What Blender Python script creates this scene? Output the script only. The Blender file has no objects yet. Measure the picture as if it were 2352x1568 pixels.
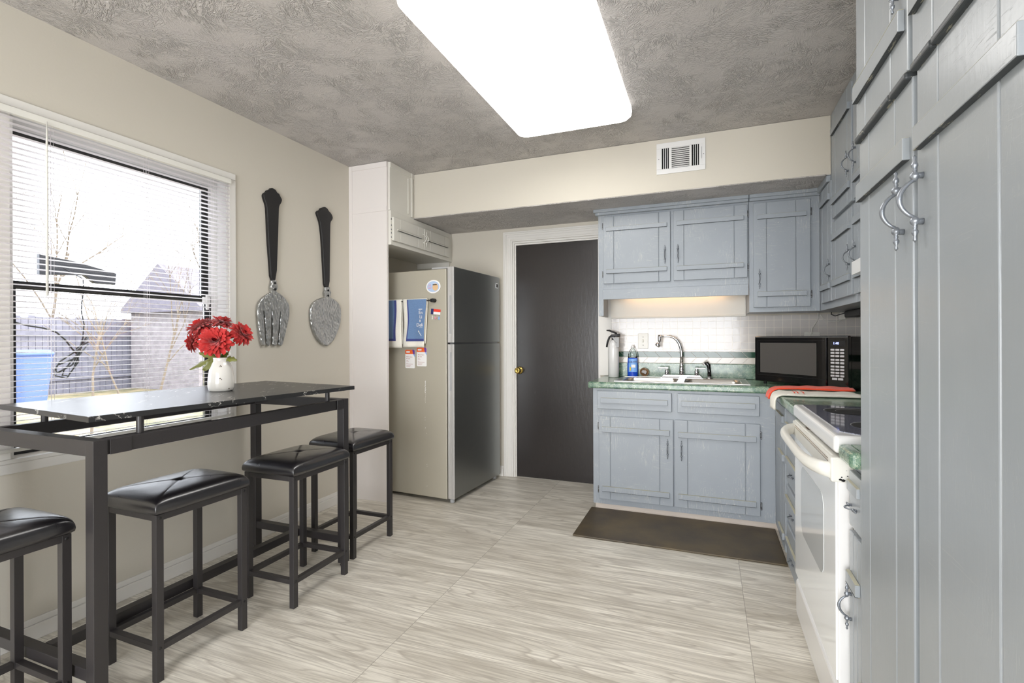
import bpy, bmesh, math, random
from mathutils import Matrix, Vector
PI = math.pi
scene = bpy.context.scene
COL = scene.collection
random.seed(7)

# ------------------------------------------------------------------ camera
F_PX, CY = 1145.0, 776.8
YAW = math.atan(449 / F_PX)
cd = bpy.data.cameras.new('camera'); cam = bpy.data.objects.new('camera', cd); COL.objects.link(cam)
cd.sensor_width = 36; cd.lens = F_PX / 2352 * 36; cd.clip_start = 0.02; cd.clip_end = 200
cd.shift_y = (CY - 784) / 2352
cam.matrix_world = Matrix.Translation((0, 0, 1.17)) @ Matrix.Rotation(YAW, 4, 'Z') @ Matrix.Rotation(PI/2, 4, 'X') @ Matrix.Rotation(-0.004, 4, 'Z')
scene.camera = cam

# ------------------------------------------------------------------ colour management, world, lights
vs = scene.view_settings
vs.view_transform = 'Standard'; vs.look = 'None'; vs.gamma = 1.0; vs.exposure = 0.71
vs.use_curve_mapping = False
LENS_EMIT = 5.1
w = bpy.data.worlds.new('sky'); scene.world = w; w.use_nodes = True
bg = w.node_tree.nodes['Background']; bg.inputs[0].default_value = (0.86, 0.92, 1.0, 1); bg.inputs[1].default_value = 4.2

def light(name, kind, loc, rot, energy, color=(1, 1, 1), size=None, size_y=None, angle=None):
    l = bpy.data.lights.new(name, kind); o = bpy.data.objects.new(name, l); COL.objects.link(o)
    o.location = loc; o.rotation_euler = rot; l.energy = energy; l.color = color
    if kind == 'AREA':
        l.shape = 'RECTANGLE'; l.size = size; l.size_y = size_y
    if angle: l.angle = angle
    return o
# sun over the roof, lighting the yard behind the window
light('sun', 'SUN', (0, 0, 12), (math.radians(-30), math.radians(38), 0), 1.7, (1, .93, .82), angle=.02)
# added fill light behind the camera, shining in through the unseen wall's opening
light('added_fill_behind', 'AREA', (-.6, -2.45, .95), (math.radians(75), 0, 0), 58, (1, .985, .975), 2.3, 1.6)
# portal that guides sky light through the left window opening (gives no light of its own)
_pl = light('window_portal', 'AREA', (-2.60, 1.527, 1.388), (0, math.radians(-90), 0), 1, (1, 1, 1), 1.30, .90)
_pl.data.cycles.is_portal = True

# ------------------------------------------------------------------ helpers
WM = {}
def wm(o):
    return WM.get(o.name, Matrix.Identity(4)) if o else Matrix.Identity(4)
def T(x=0, y=0, z=0, rz=0):
    return Matrix.Translation((x, y, z)) @ Matrix.Rotation(rz, 4, 'Z')
def root(name, label, cat, loc, rz=0, group=None):
    o = bpy.data.objects.new(name, None); COL.objects.link(o)
    o.empty_display_size = .05
    o.location = loc; o.rotation_euler = (0, 0, rz)
    o['label'] = label; o['category'] = cat
    if group: o['group'] = group
    WM[o.name] = T(*loc, rz)
    return o
def tag(o, label, cat, group=None):
    o['label'] = label; o['category'] = cat
    if group: o['group'] = group
    return o

class MB:
    """collects shapes into one mesh; M is the current transform"""
    def __init__(s, M=None):
        s.bm = bmesh.new(); s.M = M or Matrix.Identity(4); s.mi = 0; s.k = 0; s.jit = True
    def _add(s, bm2, smooth=False):
        for f in bm2.faces: f.material_index = s.mi; f.smooth = smooth
        bm2.transform(s.M)
        me = bpy.data.meshes.new('tmp'); bm2.to_mesh(me); bm2.free()
        s.bm.from_mesh(me); bpy.data.meshes.remove(me)
        return s
    def box(s, x0, x1, y0, y1, z0, z1, bev=0, seg=2):
        s.k += 1; e = (s.k % 6)*.00013     # hair-thin insets keep joined boards from sharing a face
        if s.jit and e and min(abs(x1-x0), abs(y1-y0), abs(z1-z0)) > .004: x0 += e; x1 -= e; y0 += e; y1 -= e; z0 += e; z1 -= e
        b = bmesh.new()
        bmesh.ops.create_cube(b, size=1, matrix=Matrix.Translation(((x0+x1)/2, (y0+y1)/2, (z0+z1)/2)) @ Matrix.Diagonal((abs(x1-x0), abs(y1-y0), abs(z1-z0), 1)))
        if bev: bmesh.ops.bevel(b, geom=b.edges[:], offset=bev, segments=seg, profile=.5, affect='EDGES')
        return s._add(b)
    def lathe(s, prof, c=(0, 0, 0), axis='Z', n=24, smooth=True, cap=True):
        b = bmesh.new(); R = {'Z': Matrix.Identity(3), 'X': Matrix.Rotation(PI/2, 3, 'Y'), 'Y': Matrix.Rotation(-PI/2, 3, 'X')}[axis]
        rings = []
        for r, z in prof:
            if r < 1e-6: rings.append([b.verts.new(R @ Vector((0, 0, z)) + Vector(c))])
            else: rings.append([b.verts.new(R @ Vector((r*math.cos(2*PI*i/n), r*math.sin(2*PI*i/n), z)) + Vector(c)) for i in range(n)])
        for a, d in zip(rings, rings[1:]):
            for i in range(n):
                j = (i+1) % n
                if len(a) == 1 and len(d) == 1: continue
                if len(a) == 1: b.faces.new((a[0], d[j], d[i]))
                elif len(d) == 1: b.faces.new((a[i], a[j], d[0]))
                else: b.faces.new((a[i], a[j], d[j], d[i]))
        for e in (rings[0], rings[-1]):
            if len(e) > 1 and cap: b.faces.new(e)
        bmesh.ops.recalc_face_normals(b, faces=b.faces[:])
        return s._add(b, smooth)
    def cyl(s, c, r, h, axis='Z', n=20, bev=0):
        p = [(r, 0), (r, h)] if not bev else [(r-bev, 0), (r, bev), (r, h-bev), (r-bev, h)]
        return s.lathe(p, c, axis, n, smooth=False)
    def tube(s, pts, r, n=8, cap=True, smooth=True, flat=1.0):
        b = bmesh.new(); P = [Vector(p) for p in pts]; m = len(P); rings = []
        rr = r if isinstance(r, (list, tuple)) else [r]*m
        up = None
        for i in range(m):
            d = (P[min(i+1, m-1)] - P[max(i-1, 0)]).normalized()
            if up is None:
                up = Vector((0, 0, 1)) if abs(d.z) < .9 else Vector((1, 0, 0))
            a = d.cross(up)
            if a.length < 1e-4: a = d.cross(Vector((0, 1, 0)))
            a.normalize(); up = a.cross(d).normalized()
            rings.append([b.verts.new(P[i] + rr[i]*(math.cos(2*PI*k/n)*a + flat*math.sin(2*PI*k/n)*up)) for k in range(n)])
        for q, t in zip(rings, rings[1:]):
            for i in range(n): b.faces.new((q[i], q[(i+1) % n], t[(i+1) % n], t[i]))
        if cap: b.faces.new(rings[0]); b.faces.new(rings[-1])
        bmesh.ops.recalc_face_normals(b, faces=b.faces[:])
        return s._add(b, smooth)
    def prism(s, poly, h, P=None, bev=0, smooth=False):
        """polygon in local XY extruded along +Z, then placed by matrix P"""
        b = bmesh.new(); vs_ = [b.verts.new((x, y, 0)) for x, y in poly]
        f = b.faces.new(vs_)
        r = bmesh.ops.extrude_face_region(b, geom=[f])
        top = [v for v in r['geom'] if isinstance(v, bmesh.types.BMVert)]
        bmesh.ops.translate(b, verts=top, vec=(0, 0, h))
        bmesh.ops.recalc_face_normals(b, faces=b.faces[:])
        if bev:
            es = [e for e in b.edges if abs(e.verts[0].co.z - h) < 1e-6 and abs(e.verts[1].co.z - h) < 1e-6]
            bmesh.ops.bevel(b, geom=es, offset=bev, segments=2, profile=.5, affect='EDGES')
        if P: b.transform(P)
        return s._add(b, smooth)
    def grid(s, fn, nu, nv, closed_u=False, smooth=True):
        b = bmesh.new(); V = [[b.verts.new(fn(i/nu, j/nv)) for j in range(nv+1)] for i in range(nu + (0 if closed_u else 1))]
        for i in range(nu):
            for j in range(nv):
                b.faces.new((V[i][j], V[(i+1) % len(V)][j], V[(i+1) % len(V)][j+1], V[i][j+1]))
        bmesh.ops.recalc_face_normals(b, faces=b.faces[:])
        return s._add(b, smooth)
    def ball(s, c, r, sc=(1, 1, 1), sub=2):
        b = bmesh.new(); bmesh.ops.create_icosphere(b, subdivisions=sub, radius=r, matrix=Matrix.Translation(c) @ Matrix.Diagonal((*sc, 1)))
        return s._add(b, True)
    def text(s, body, size, P, ext=.0004, align='LEFT'):
        c = bpy.data.curves.new('t', 'FONT'); c.body = body; c.size = size; c.extrude = ext; c.align_x = align; c.resolution_u = 3
        o = bpy.data.objects.new('t', c); COL.objects.link(o)
        dg = bpy.context.evaluated_depsgraph_get(); dg.update()
        me = bpy.data.meshes.new_from_object(o.evaluated_get(dg))
        b = bmesh.new(); b.from_mesh(me); b.transform(P)
        bpy.data.objects.remove(o); bpy.data.curves.remove(c); bpy.data.meshes.remove(me)
        return s._add(b)
    def build(s, name, mats, parent=None, label=None, local=False):
        me = bpy.data.meshes.new(name)
        if not local: s.bm.transform(wm(parent).inverted())
        s.bm.to_mesh(me); s.bm.free()
        for m in (mats if isinstance(mats, (list, tuple)) else [mats]): me.materials.append(m)
        o = bpy.data.objects.new(name, me); COL.objects.link(o)
        if parent: o.parent = parent; WM[o.name] = wm(parent)
        if label: o['label'] = label
        return o
def copy_tree(o, parent=None):
    c = o.copy(); COL.objects.link(c); c.parent = parent
    if parent is not None and 'label' in c.keys() and False: pass
    for ch in list(o.children): copy_tree(ch, c)
    return c
def struct(o):
    o['kind'] = 'structure'; return o

# ------------------------------------------------------------------ materials
def srgb(r, g, b):
    f = lambda c: ((c/255)/12.92 if c/255 <= .04045 else (((c/255)+.055)/1.055)**2.4)
    return (f(r), f(g), f(b), 1)
class NT:
    def __init__(s, name):
        s.m = bpy.data.materials.new(name); s.m.use_nodes = True; s.t = s.m.node_tree
        s.b = s.t.nodes['Principled BSDF']; s.out = s.t.nodes['Material Output']
    def n(s, typ, ins=None, **kw):
        x = s.t.nodes.new('ShaderNode' + typ)
        for k, v in kw.items(): setattr(x, k, v)
        for k, v in (ins or {}).items(): s.set(x, k, v)
        return x
    def set(s, x, k, v):
        i = x.inputs[k]
        if isinstance(v, bpy.types.Node): v = v.outputs[0]
        if isinstance(v, bpy.types.NodeSocket): s.t.links.new(v, i)
        else: i.default_value = v
    def p(s, **kw):
        names = dict(color='Base Color', rough='Roughness', metal='Metallic', spec='Specular IOR Level', normal='Normal', coat='Coat Weight', coatr='Coat Roughness', alpha='Alpha', trans='Transmission Weight', ior='IOR', aniso='Anisotropic', sheen='Sheen Weight', sss='Subsurface Weight', emit='Emission Color', emits='Emission Strength')
        for k, v in kw.items(): s.set(s.b, names[k], v)
        return s
    def obj(s): return s.n('TexCoord').outputs['Object']
    def map(s, vec, scale=(1, 1, 1), loc=(0, 0, 0), rot=(0, 0, 0)):
        return s.n('Mapping', {'Vector': vec, 'Scale': scale, 'Location': loc, 'Rotation': rot})
    def noise(s, vec, scale, detail=3, rough=.5, dist=0):
        return s.n('TexNoise', {'Vector': vec, 'Scale': scale, 'Detail': detail, 'Roughness': rough, 'Distortion': dist}).outputs['Fac']
    def ramp(s, fac, stops, interp='LINEAR'):
        r = s.n('ValToRGB', {'Fac': fac}); cr = r.color_ramp; cr.interpolation = interp
        while len(cr.elements) > 1: cr.elements.remove(cr.elements[-1])
        cr.elements[0].position = stops[0][0]; cr.elements[0].color = stops[0][1] if isinstance(stops[0][1], tuple) else (stops[0][1],)*3 + (1,)
        for p_, c in stops[1:]:
            e = cr.elements.new(p_); e.color = c if isinstance(c, tuple) else (c,)*3 + (1,)
        return r.outputs['Color']
    def mix(s, fac, a, b, mode='MIX'):
        x = s.n('Mix', data_type='RGBA', blend_type=mode); s.set(x, 0, fac); s.set(x, 6, a); s.set(x, 7, b); return x.outputs[2]
    def math(s, op, a, b=0.0, c=None):
        x = s.n('Math', operation=op); s.set(x, 0, a); s.set(x, 1, b)
        if c is not None: s.set(x, 2, c)
        return x.outputs[0]
    def bump(s, h, strength=.3, dist=.01):
        return s.n('Bump', {'Height': h, 'Strength': strength, 'Distance': dist}).outputs[0]

def plain(name, col, rough=.5, metal=0, spec=.5, coat=0, bump=0, bscale=200, var=0, **kw):
    t = NT(name); o = t.obj()
    c = srgb(*col)
    if var:
        d = srgb(*[max(0, int(v*(1-var))) for v in col])
        c = t.mix(t.noise(o, 6, 5, .6), d, c)
    t.p(color=c, rough=rough, metal=metal, spec=spec, coat=coat, **kw)
    if bump: t.p(normal=t.bump(t.noise(o, bscale, 3), bump, .002))
    return t.m
M = {}
M['wall'] = plain('cream_wall_paint', (204, 198, 185), .75, spec=.25, bump=.15, bscale=90)
M['trim'] = plain('white_trim_paint', (226, 223, 217), .4, bump=.1, bscale=40, var=.03)
M['trim_dirty'] = plain('scuffed_white_trim', (216, 204, 192), .5, var=.1)
M['white'] = plain('white_enamel', (226, 225, 223), .18, coat=.3)
M['offwhite'] = plain('aged_cream_plastic', (229, 227, 219), .3, var=.06)
M['black_metal'] = plain('powder_coated_black_metal', (43, 40, 41), .42, spec=.6, bump=.08, bscale=400)
M['black_plastic'] = plain('gloss_black_plastic', (14, 13, 14), .12, coat=.4)
M['matte_black'] = plain('matte_black', (20, 19, 20), .5)
M['dark'] = plain('dark_void', (12, 12, 12), .9)
M['chrome'] = plain('chrome', (215, 215, 218), .12, 1)
M['brass'] = plain('brass', (196, 168, 92), .22, 1)
M['pewter'] = plain('worn_pewter', (176, 178, 182), .3, .85, var=.35)
M['silverpaint'] = plain('painted_silver_handle', (150, 155, 162), .33, .55, var=.25, bump=.4, bscale=120)
M['steel'] = plain('satin_steel', (200, 196, 190), .28, 1)
M['darksteel'] = plain('hinge_metal', (150, 152, 154), .35, .8, var=.3)
M['rubber'] = plain('grey_plastic', (165, 165, 165), .5)

def cream_paint():
    t = NT('textured_ceiling_paint'); o = t.obj()
    v = t.n('TexVoronoi', {'Vector': t.mix(.12, o, t.n('TexNoise', {'Vector': o, 'Scale': 3.0}).outputs['Color']), 'Scale': 9.0})
    ang = t.math('MULTIPLY', t.n('SeparateColor', {'Color': v.outputs['Color']}).outputs[0], 6.28)
    rot = t.n('VectorRotate', {'Vector': o, 'Angle': ang}, rotation_type='Z_AXIS')
    st = t.map(rot.outputs[0], (1, .30, 1))
    n1 = t.noise(st, 52, 2, .5, 2.2)
    ridge = t.math('SUBTRACT', 1.0, t.math('MULTIPLY', t.math('ABSOLUTE', t.math('SUBTRACT', n1, .5)), 11.0))
    ridge = t.math('MAXIMUM', ridge, 0.0)
    mask = t.ramp(t.noise(o, 6, 3, .6), [(.38, .15), (.56, 1.0)])
    h = t.math('MULTIPLY', ridge, mask)
    h2 = t.math('ADD', h, t.math('MULTIPLY', t.noise(o, 140, 3, .6), .15))
    t.p(color=srgb(196, 191, 187), rough=.55, spec=.5, normal=t.bump(h2, .95, .0042))
    return t.m
M['ceiling'] = cream_paint()

def floor_mat():
    t = NT('grey_oak_plank_floor'); o = t.obj(); s = t.n('SeparateXYZ', {'Vector': o})
    X, Y = s.outputs[0], s.outputs[1]
    W, L = .1828, 1.277
    ry = t.math('DIVIDE', t.math('SUBTRACT', Y, .008), W); row = t.math('FLOOR', ry); fy = t.math('FRACT', ry)
    cx = t.math('DIVIDE', t.math('ADD', X, 1.13+12.77), L); colm = t.math('FLOOR', cx); fx = t.math('FRACT', cx)
    idx = t.n('CombineXYZ', {'X': row, 'Y': colm, 'Z': 3.0})
    wn = t.n('TexWhiteNoise', {'Vector': idx}, noise_dimensions='3D'); r1 = wn.outputs['Value']
    off = t.n('VectorMath', {0: wn.outputs['Color'], 1: (9, 9, 9)}, operation='MULTIPLY').outputs[0]
    p = t.n('VectorMath', {0: o, 1: off}, operation='ADD').outputs[0]
    st = t.map(p, (.62, 5.6, 1))
    base = t.noise(st, 1.15, 2, .45, .25)
    cont = t.math('FRACT', t.math('MULTIPLY', base, 15.0))
    rings = t.ramp(cont, [(0, .0), (.12, 1.0), (.3, .25), (1, 0.0)])
    fine = t.noise(t.map(p, (3.5, 120, 1)), 1.0, 5, .65)
    broad = t.noise(t.map(p, (1.6, 9, 1)), 1.3, 5, .6, .6)
    c = t.mix(t.ramp(broad, [(.3, 0.0), (.66, 1.0)]), srgb(184, 177, 162), srgb(246, 241, 229))
    c = t.mix(t.math('MULTIPLY', rings, .58), c, srgb(150, 140, 126))
    c = t.mix(t.math('MULTIPLY', t.ramp(fine, [(.40, 1.0), (.56, 0.0)]), .5), c, srgb(146, 137, 124))
    c = t.mix(.16, c, t.mix(r1, srgb(186, 179, 167), srgb(240, 236, 226)))
    knot = t.n('TexVoronoi', {'Vector': t.map(p, (1.0, 3.2, 1)), 'Scale': 1.1}).outputs['Distance']
    c = t.mix(t.ramp(knot, [(.02, .55), (.07, 0.0)]), c, srgb(130, 118, 102))
    e1 = t.math('MINIMUM', t.math('MULTIPLY', fy, W), t.math('MULTIPLY', t.math('SUBTRACT', 1.0, fy), W))
    e2 = t.math('MINIMUM', t.math('MULTIPLY', fx, L), t.math('MULTIPLY', t.math('SUBTRACT', 1.0, fx), L))
    seam = t.math('MAXIMUM', t.math('MULTIPLY', t.math('LESS_THAN', e1, .0008), .6), t.math('LESS_THAN', e2, .0012))
    c = t.mix(t.math('MULTIPLY', seam, .6), c, srgb(105, 98, 88))
    t.p(color=c, rough=t.math('ADD', t.math('MULTIPLY', fine, .2), .28), spec=.45, normal=t.bump(t.math('SUBTRACT', fine, t.math('MULTIPLY', seam, 2.0)), .12, .002))
    return t.m
M['floor'] = floor_mat()

def paint_blue(name, base, cream=(214, 211, 200), amount=1.0, rough=.36, horiz=False):
    t = NT(name); o0 = t.obj()
    o = t.mix(.05, o0, t.n('TexNoise', {'Vector': o0, 'Scale': 4.5, 'Detail': 1.0}).outputs['Color'], 'ADD')
    def scr(sc, thr, seed):
        n = t.noise(t.map(o, sc, (seed, seed*2, seed)), 1.0, 4, .7, .4)
        return t.ramp(n, [(thr, 0.0), (thr+.03, 1.0)])
    m = t.ramp(t.noise(o, 4.3, 3, .6), [(.50, .0), (.66, 1.0)])
    a = t.math('MULTIPLY', scr((230, 230, 14), .575, 1.0), m)
    m2 = t.ramp(t.noise(t.map(o, (1, 1, 1), (5, 5, 5)), 3.1, 3, .6), [(.5, .0), (.64, 1.0)])
    b = t.math('MULTIPLY', scr((11, 11, 300), .605, 3.0), m2)
    d = t.ramp(t.noise(o, 70, 5, .75), [(.655, 0.0), (.69, 1.0)])
    f = t.math('MAXIMUM', t.math('MAXIMUM', a, b), d)
    c0 = t.mix(t.noise(o, 2.2, 4, .6), srgb(*[int(v*.94) for v in base]), srgb(*[min(255, int(v*1.05)) for v in base]))
    c = t.mix(t.math('MULTIPLY', f, .55*amount), c0, srgb(*cream))
    brush = t.noise(t.map(o, (90, 90, 6) if not horiz else (6, 6, 90)), 1.0, 3)
    t.p(color=c, rough=rough, spec=.5, normal=t.bump(t.math('ADD', t.math('MULTIPLY', brush, .5), t.math('MULTIPLY', f, -.5)), .22, .0015))
    return t.m
M['blue'] = paint_blue('distressed_blue_grey_paint', (150, 157, 163))
M['blue_pantry'] = paint_blue('blue_grey_satin_paint', (152, 157, 160), amount=.12, rough=.27)
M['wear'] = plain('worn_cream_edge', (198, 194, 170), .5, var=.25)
def shaded_underedge():
    t = NT('chipped_edge_with_painted_shade'); o = t.obj()
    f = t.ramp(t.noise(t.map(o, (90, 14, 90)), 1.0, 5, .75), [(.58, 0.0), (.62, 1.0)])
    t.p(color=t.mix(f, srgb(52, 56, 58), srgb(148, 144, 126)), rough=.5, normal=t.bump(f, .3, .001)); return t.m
M['shaded_underedge'] = shaded_underedge()  # board chips plus underside shade put into the dark colour
M['groove'] = plain('mauve_grey_groove_paint', (128, 130, 146), .5)
M['cabwhite'] = plain('white_cabinet_paint', (224, 221, 212), .4, bump=.12, bscale=60, var=.03)
M['panelwhite'] = plain('white_panel_paint', (228, 222, 218), .5, bump=.08, bscale=60)

def laminate():
    t = NT('green_marbled_laminate'); o = t.obj()
    d = t.mix(.08, o, t.n('TexNoise', {'Vector': o, 'Scale': 28.0, 'Detail': 3.0}).outputs['Color'])
    v = t.n('TexVoronoi', {'Vector': d, 'Scale': 70.0}, feature='DISTANCE_TO_EDGE').outputs['Distance']
    vein = t.ramp(v, [(.0, 1.0), (.09, 0.0)])
    big = t.noise(o, 26, 5, .7)
    c = t.mix(t.ramp(big, [(.35, 0.0), (.65, 1.0)]), srgb(52, 92, 76), srgb(126, 152, 130))
    c = t.mix(t.math('MULTIPLY', vein, t.ramp(t.noise(o, 40, 3), [(.4, .1), (.6, .75)])), c, srgb(196, 202, 176))
    t.p(color=c, rough=.2, spec=.5, coat=.15)
    return t.m
M['laminate'] = laminate()

def tabletop_mat():
    t = NT('black_marble_laminate'); o = t.obj()
    w_ = t.mix(.10, o, t.n('TexNoise', {'Vector': o, 'Scale': 2.2, 'Detail': 5.0}).outputs['Color'])
    r = t.map(w_, (1, 1, 1), (0, 0, 0), (0, 0, .9))
    n = t.noise(t.map(r, (2.2, 16, 16)), 1.0, 4, .6)
    line = t.ramp(t.math('ABSOLUTE', t.math('SUBTRACT', n, .5)), [(0, 1.0), (.012, 0.0)])
    mask = t.ramp(t.noise(o, 11, 3), [(.52, 0.0), (.58, 1.0)])
    c = t.mix(t.math('MULTIPLY', line, mask), t.mix(t.noise(o, 12, 4), srgb(24, 24, 25), srgb(42, 42, 43)), srgb(190, 188, 182))
    t.p(color=c, rough=.3, spec=.62, normal=t.bump(t.noise(t.map(o, (4, 80, 4)), 1, 3), .05, .001))
    return t.m
M['tabletop'] = tabletop_mat()

def tile_mat():
    t = NT('white_square_wall_tile'); o = t.obj()
    br = t.n('TexBrick', {'Vector': t.n('CombineXYZ', {'X': t.math('ADD', t.n('SeparateXYZ', {'Vector': o}).outputs[0], t.n('SeparateXYZ', {'Vector': o}).outputs[1]), 'Y': t.math('SUBTRACT', t.n('SeparateXYZ', {'Vector': o}).outputs[2], 1.066)}), 'Scale': 1.0, 'Mortar Size': .0016, 'Brick Width': .0535, 'Row Height': .0515, 'Color1': srgb(204, 198, 193), 'Color2': srgb(200, 196, 192), 'Mortar': srgb(232, 225, 214), 'Mortar Smooth': .3, 'Bias': 0.0}, offset=0.0, squash=1.0)
    wn = t.noise(o, 14, 2)
    t.p(color=br.outputs['Color'], rough=.12, spec=.5, normal=t.bump(t.math('ADD', t.math('MULTIPLY', br.outputs['Fac'], -1.0), t.math('MULTIPLY', wn, .8)), .35, .002))
    return t.m
M['tile'] = tile_mat()
M['tile_plain'] = plain('white_glazed_tile', (214, 207, 197), .15, var=.03)
M['tile_green'] = plain('green_marbled_tile', (44, 88, 66), .15, var=.4)
M['grout'] = plain('cream_grout', (214, 206, 190), .8)

def brushed(name, col, rough, metal=1.0, vert=True, b=.15):
    t = NT(name); o = t.obj()
    n = t.noise(t.map(o, (3, 3, 500) if not vert else (400, 400, 3)), 1.0, 3)
    t.p(color=t.mix(n, srgb(*[int(c*.93) for c in col]), srgb(*col)), metal=metal, rough=t.math('ADD', rough, t.math('MULTIPLY', n, .06)), normal=t.bump(n, b, .0004))
    return t.m
M['fridge_door'] = brushed('brushed_dark_steel', (160, 163, 162), .34)
M['fridge_edge'] = brushed('brushed_light_steel', (205, 203, 199), .38, .45)
def fridge_side():
    t = NT('grey_fridge_side_paint'); o = t.obj()
    t.p(color=srgb(178, 172, 156), rough=.42, metal=.15, normal=t.bump(t.noise(o, 350, 2), .08, .0006))
    return t.m
M['fridge_side'] = fridge_side()

def leather():
    t = NT('black_faux_leather'); o = t.obj()
    v = t.n('TexVoronoi', {'Vector': o, 'Scale': 420.0}).outputs['Distance']
    cr = t.noise(o, 22, 5, .7, .6)
    t.p(color=srgb(20, 18, 22), rough=t.math('ADD', .2, t.math('MULTIPLY', cr, .22)), spec=.8, coat=.6, coatr=.22, normal=t.bump(t.math('ADD', t.math('MULTIPLY', v, .3), cr), .12, .002))
    return t.m
M['leather'] = leather()
def hammered():
    t = NT('hammered_aluminium'); o = t.obj()
    v = t.n('TexVoronoi', {'Vector': t.map(o, (1, 1, .6)), 'Scale': 85.0}, feature='SMOOTH_F1').outputs['Distance']
    t.p(color=t.mix(t.noise(o, 30, 3), srgb(150, 152, 153), srgb(190, 190, 186)), metal=.85, rough=.30, normal=t.bump(v, .8, .008))
    return t.m
M['hammered'] = hammered()
def door_mat():
    t = NT('dark_brown_gloss_door_paint'); o = t.obj()
    n = t.noise(t.map(o, (1, 1, .25)), 55, 5, .65)
    s_ = t.ramp(t.noise(t.map(o, (120, 120, 8)), 1.0, 4, .7), [(.71, 0.0), (.74, .35)])
    t.p(color=t.mix(s_, srgb(42, 38, 37), srgb(120, 116, 112)), rough=.24, spec=.55, normal=t.bump(n, .22, .003))
    return t.m
M['door'] = door_mat()
def towel(name, a, b=None, sc=500, v=.8):
    t = NT(name); o = t.obj(); n = t.noise(o, sc, 3, .7); n2 = t.noise(o, 120, 2)
    c = t.mix(t.ramp(n, [(.35, 0.0), (.65, 1.0)]), srgb(*[int(q*v) for q in a]), srgb(*a))
    t.p(color=c, rough=.95, spec=.1, sheen=.3, normal=t.bump(t.math('ADD', n, n2), .5, .003)); return t.m
M['towel_blue'] = towel('blue_terry', (116, 146, 188), v=.84); M['towel_navy'] = towel('navy_weave', (76, 84, 150))
M['towel_white'] = towel('cream_cotton', (246, 241, 228), v=.93); M['towel_red'] = towel('orange_red_cotton', (244, 84, 52), sc=260, v=.93)
M['petal'] = plain('red_silk_petal', (222, 52, 50), .6, spec=.3, var=.25, sheen=.3)
M['petal_dark'] = plain('dark_red_petal_core', (128, 16, 26), .6, spec=.3, var=.3)
M['leaf'] = plain('olive_green_leaf', (140, 144, 66), .5, var=.45)
M['stem'] = plain('green_stem', (84, 104, 46), .5)
M['ceramic'] = plain('white_glazed_ceramic', (230, 227, 220), .12, coat=.5, var=.03, bump=.05, bscale=30)
def mat_floor_mat():
    t = NT('brown_rubber_mat'); o = t.obj()
    c = t.mix(t.ramp(t.noise(o, 3.2, 5, .6), [(.35, 0.0), (.7, 1.0)]), srgb(66, 58, 48), srgb(98, 84, 58))
    c = t.mix(t.ramp(t.noise(o, 60, 5, .8), [(.69, 0.0), (.72, .5)]), c, srgb(140, 132, 118))
    t.p(color=c, rough=.5, normal=t.bump(t.noise(o, 240, 3), .3, .001)); return t.m
M['mat'] = mat_floor_mat()
def speckle():
    t = NT('speckled_black_ceramic_glass'); o = t.obj(); n = t.noise(o, 420, 2, .8)
    t.p(color=t.mix(t.ramp(n, [(.42, 0.0), (.55, 1.0)]), srgb(58, 60, 72), srgb(134, 136, 152)), rough=.06, coat=.5); return t.m
M['speckle'] = speckle()
def glass(name, tint=(1, 1, 1, 1), fac=.1, rough=0):
    m = bpy.data.materials.new(name); m.use_nodes = True; nt = m.node_tree; nt.nodes.clear()
    o = nt.nodes.new('ShaderNodeOutputMaterial'); a = nt.nodes.new('ShaderNodeBsdfTransparent'); g = nt.nodes.new('ShaderNodeBsdfGlossy')
    a.inputs[0].default_value = tint; g.inputs['Roughness'].default_value = rough
    f = nt.nodes.new('ShaderNodeFresnel'); f.inputs[0].default_value = 1.45
    mx = nt.nodes.new('ShaderNodeMixShader'); nt.links.new(f.outputs[0], mx.inputs[0]); nt.links.new(a.outputs[0], mx.inputs[1]); nt.links.new(g.outputs[0], mx.inputs[2]); nt.links.new(mx.outputs[0], o.inputs[0])
    return m
M['glass'] = glass('clear_window_glass')
M['bottleclear'] = glass('clear_plastic', (.93, .96, .95, 1))
M['acrylic'] = plain('clear_acrylic', (225, 225, 225), .1, coat=.5)
def emit(name, col, st):
    t = NT(name); t.p(color=(.8, .8, .8, 1), emit=col, emits=st); return t.m
def lens_mat():
    t = NT('lit_acrylic_diffuser'); o = t.obj()
    sp = t.ramp(t.noise(o, 26, 4, .8), [(.245, .25), (.26, 1.0)])
    t.p(color=(.85, .85, .85, 1), rough=.2, emit=t.mix(1.0, (1.0, .98, .955, 1), sp, 'MULTIPLY'), emits=LENS_EMIT); return t.m
M['lens'] = lens_mat(); M['lens_side'] = emit('dimmer_diffuser_rim', (1.0, .98, .955, 1), .9)
M['warm'] = emit('warm_tube', (1, .62, .34, 1), 7)
M['display'] = emit('blue_display', (.22, .3, 1, 1), 1.7)
def slat():
    t = NT('translucent_white_vinyl_slat'); t.p(color=srgb(244, 242, 244), rough=.35)
    tr = t.n('BsdfTranslucent', {'Color': srgb(250, 246, 248)}); mx = t.n('MixShader', {0: .58}); t.t.links.new(t.b.outputs[0], mx.inputs[1]); t.t.links.new(tr.outputs[0], mx.inputs[2]); t.t.links.new(mx.outputs[0], t.out.inputs[0]); return t.m
M['slat'] = slat()
M['soap'] = plain('blue_dish_soap', (26, 78, 205), .08, coat=.5)
M['label_blue'] = plain('light_blue_label', (120, 172, 236), .4)
M['yellow'] = plain('yellow_print', (240, 206, 60), .5)
M['orange'] = plain('orange_print', (240, 104, 44), .4)
M['purple'] = plain('purple_print', (110, 62, 150), .4)
M['paper'] = plain('white_magnet_card', (236, 234, 232), .4)
M['ink'] = plain('red_grey_ink', (170, 96, 90), .5)
M['ink_navy'] = plain('navy_print', (36, 42, 96), .4)
M['red'] = plain('flag_red', (226, 62, 44), .4)
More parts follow.
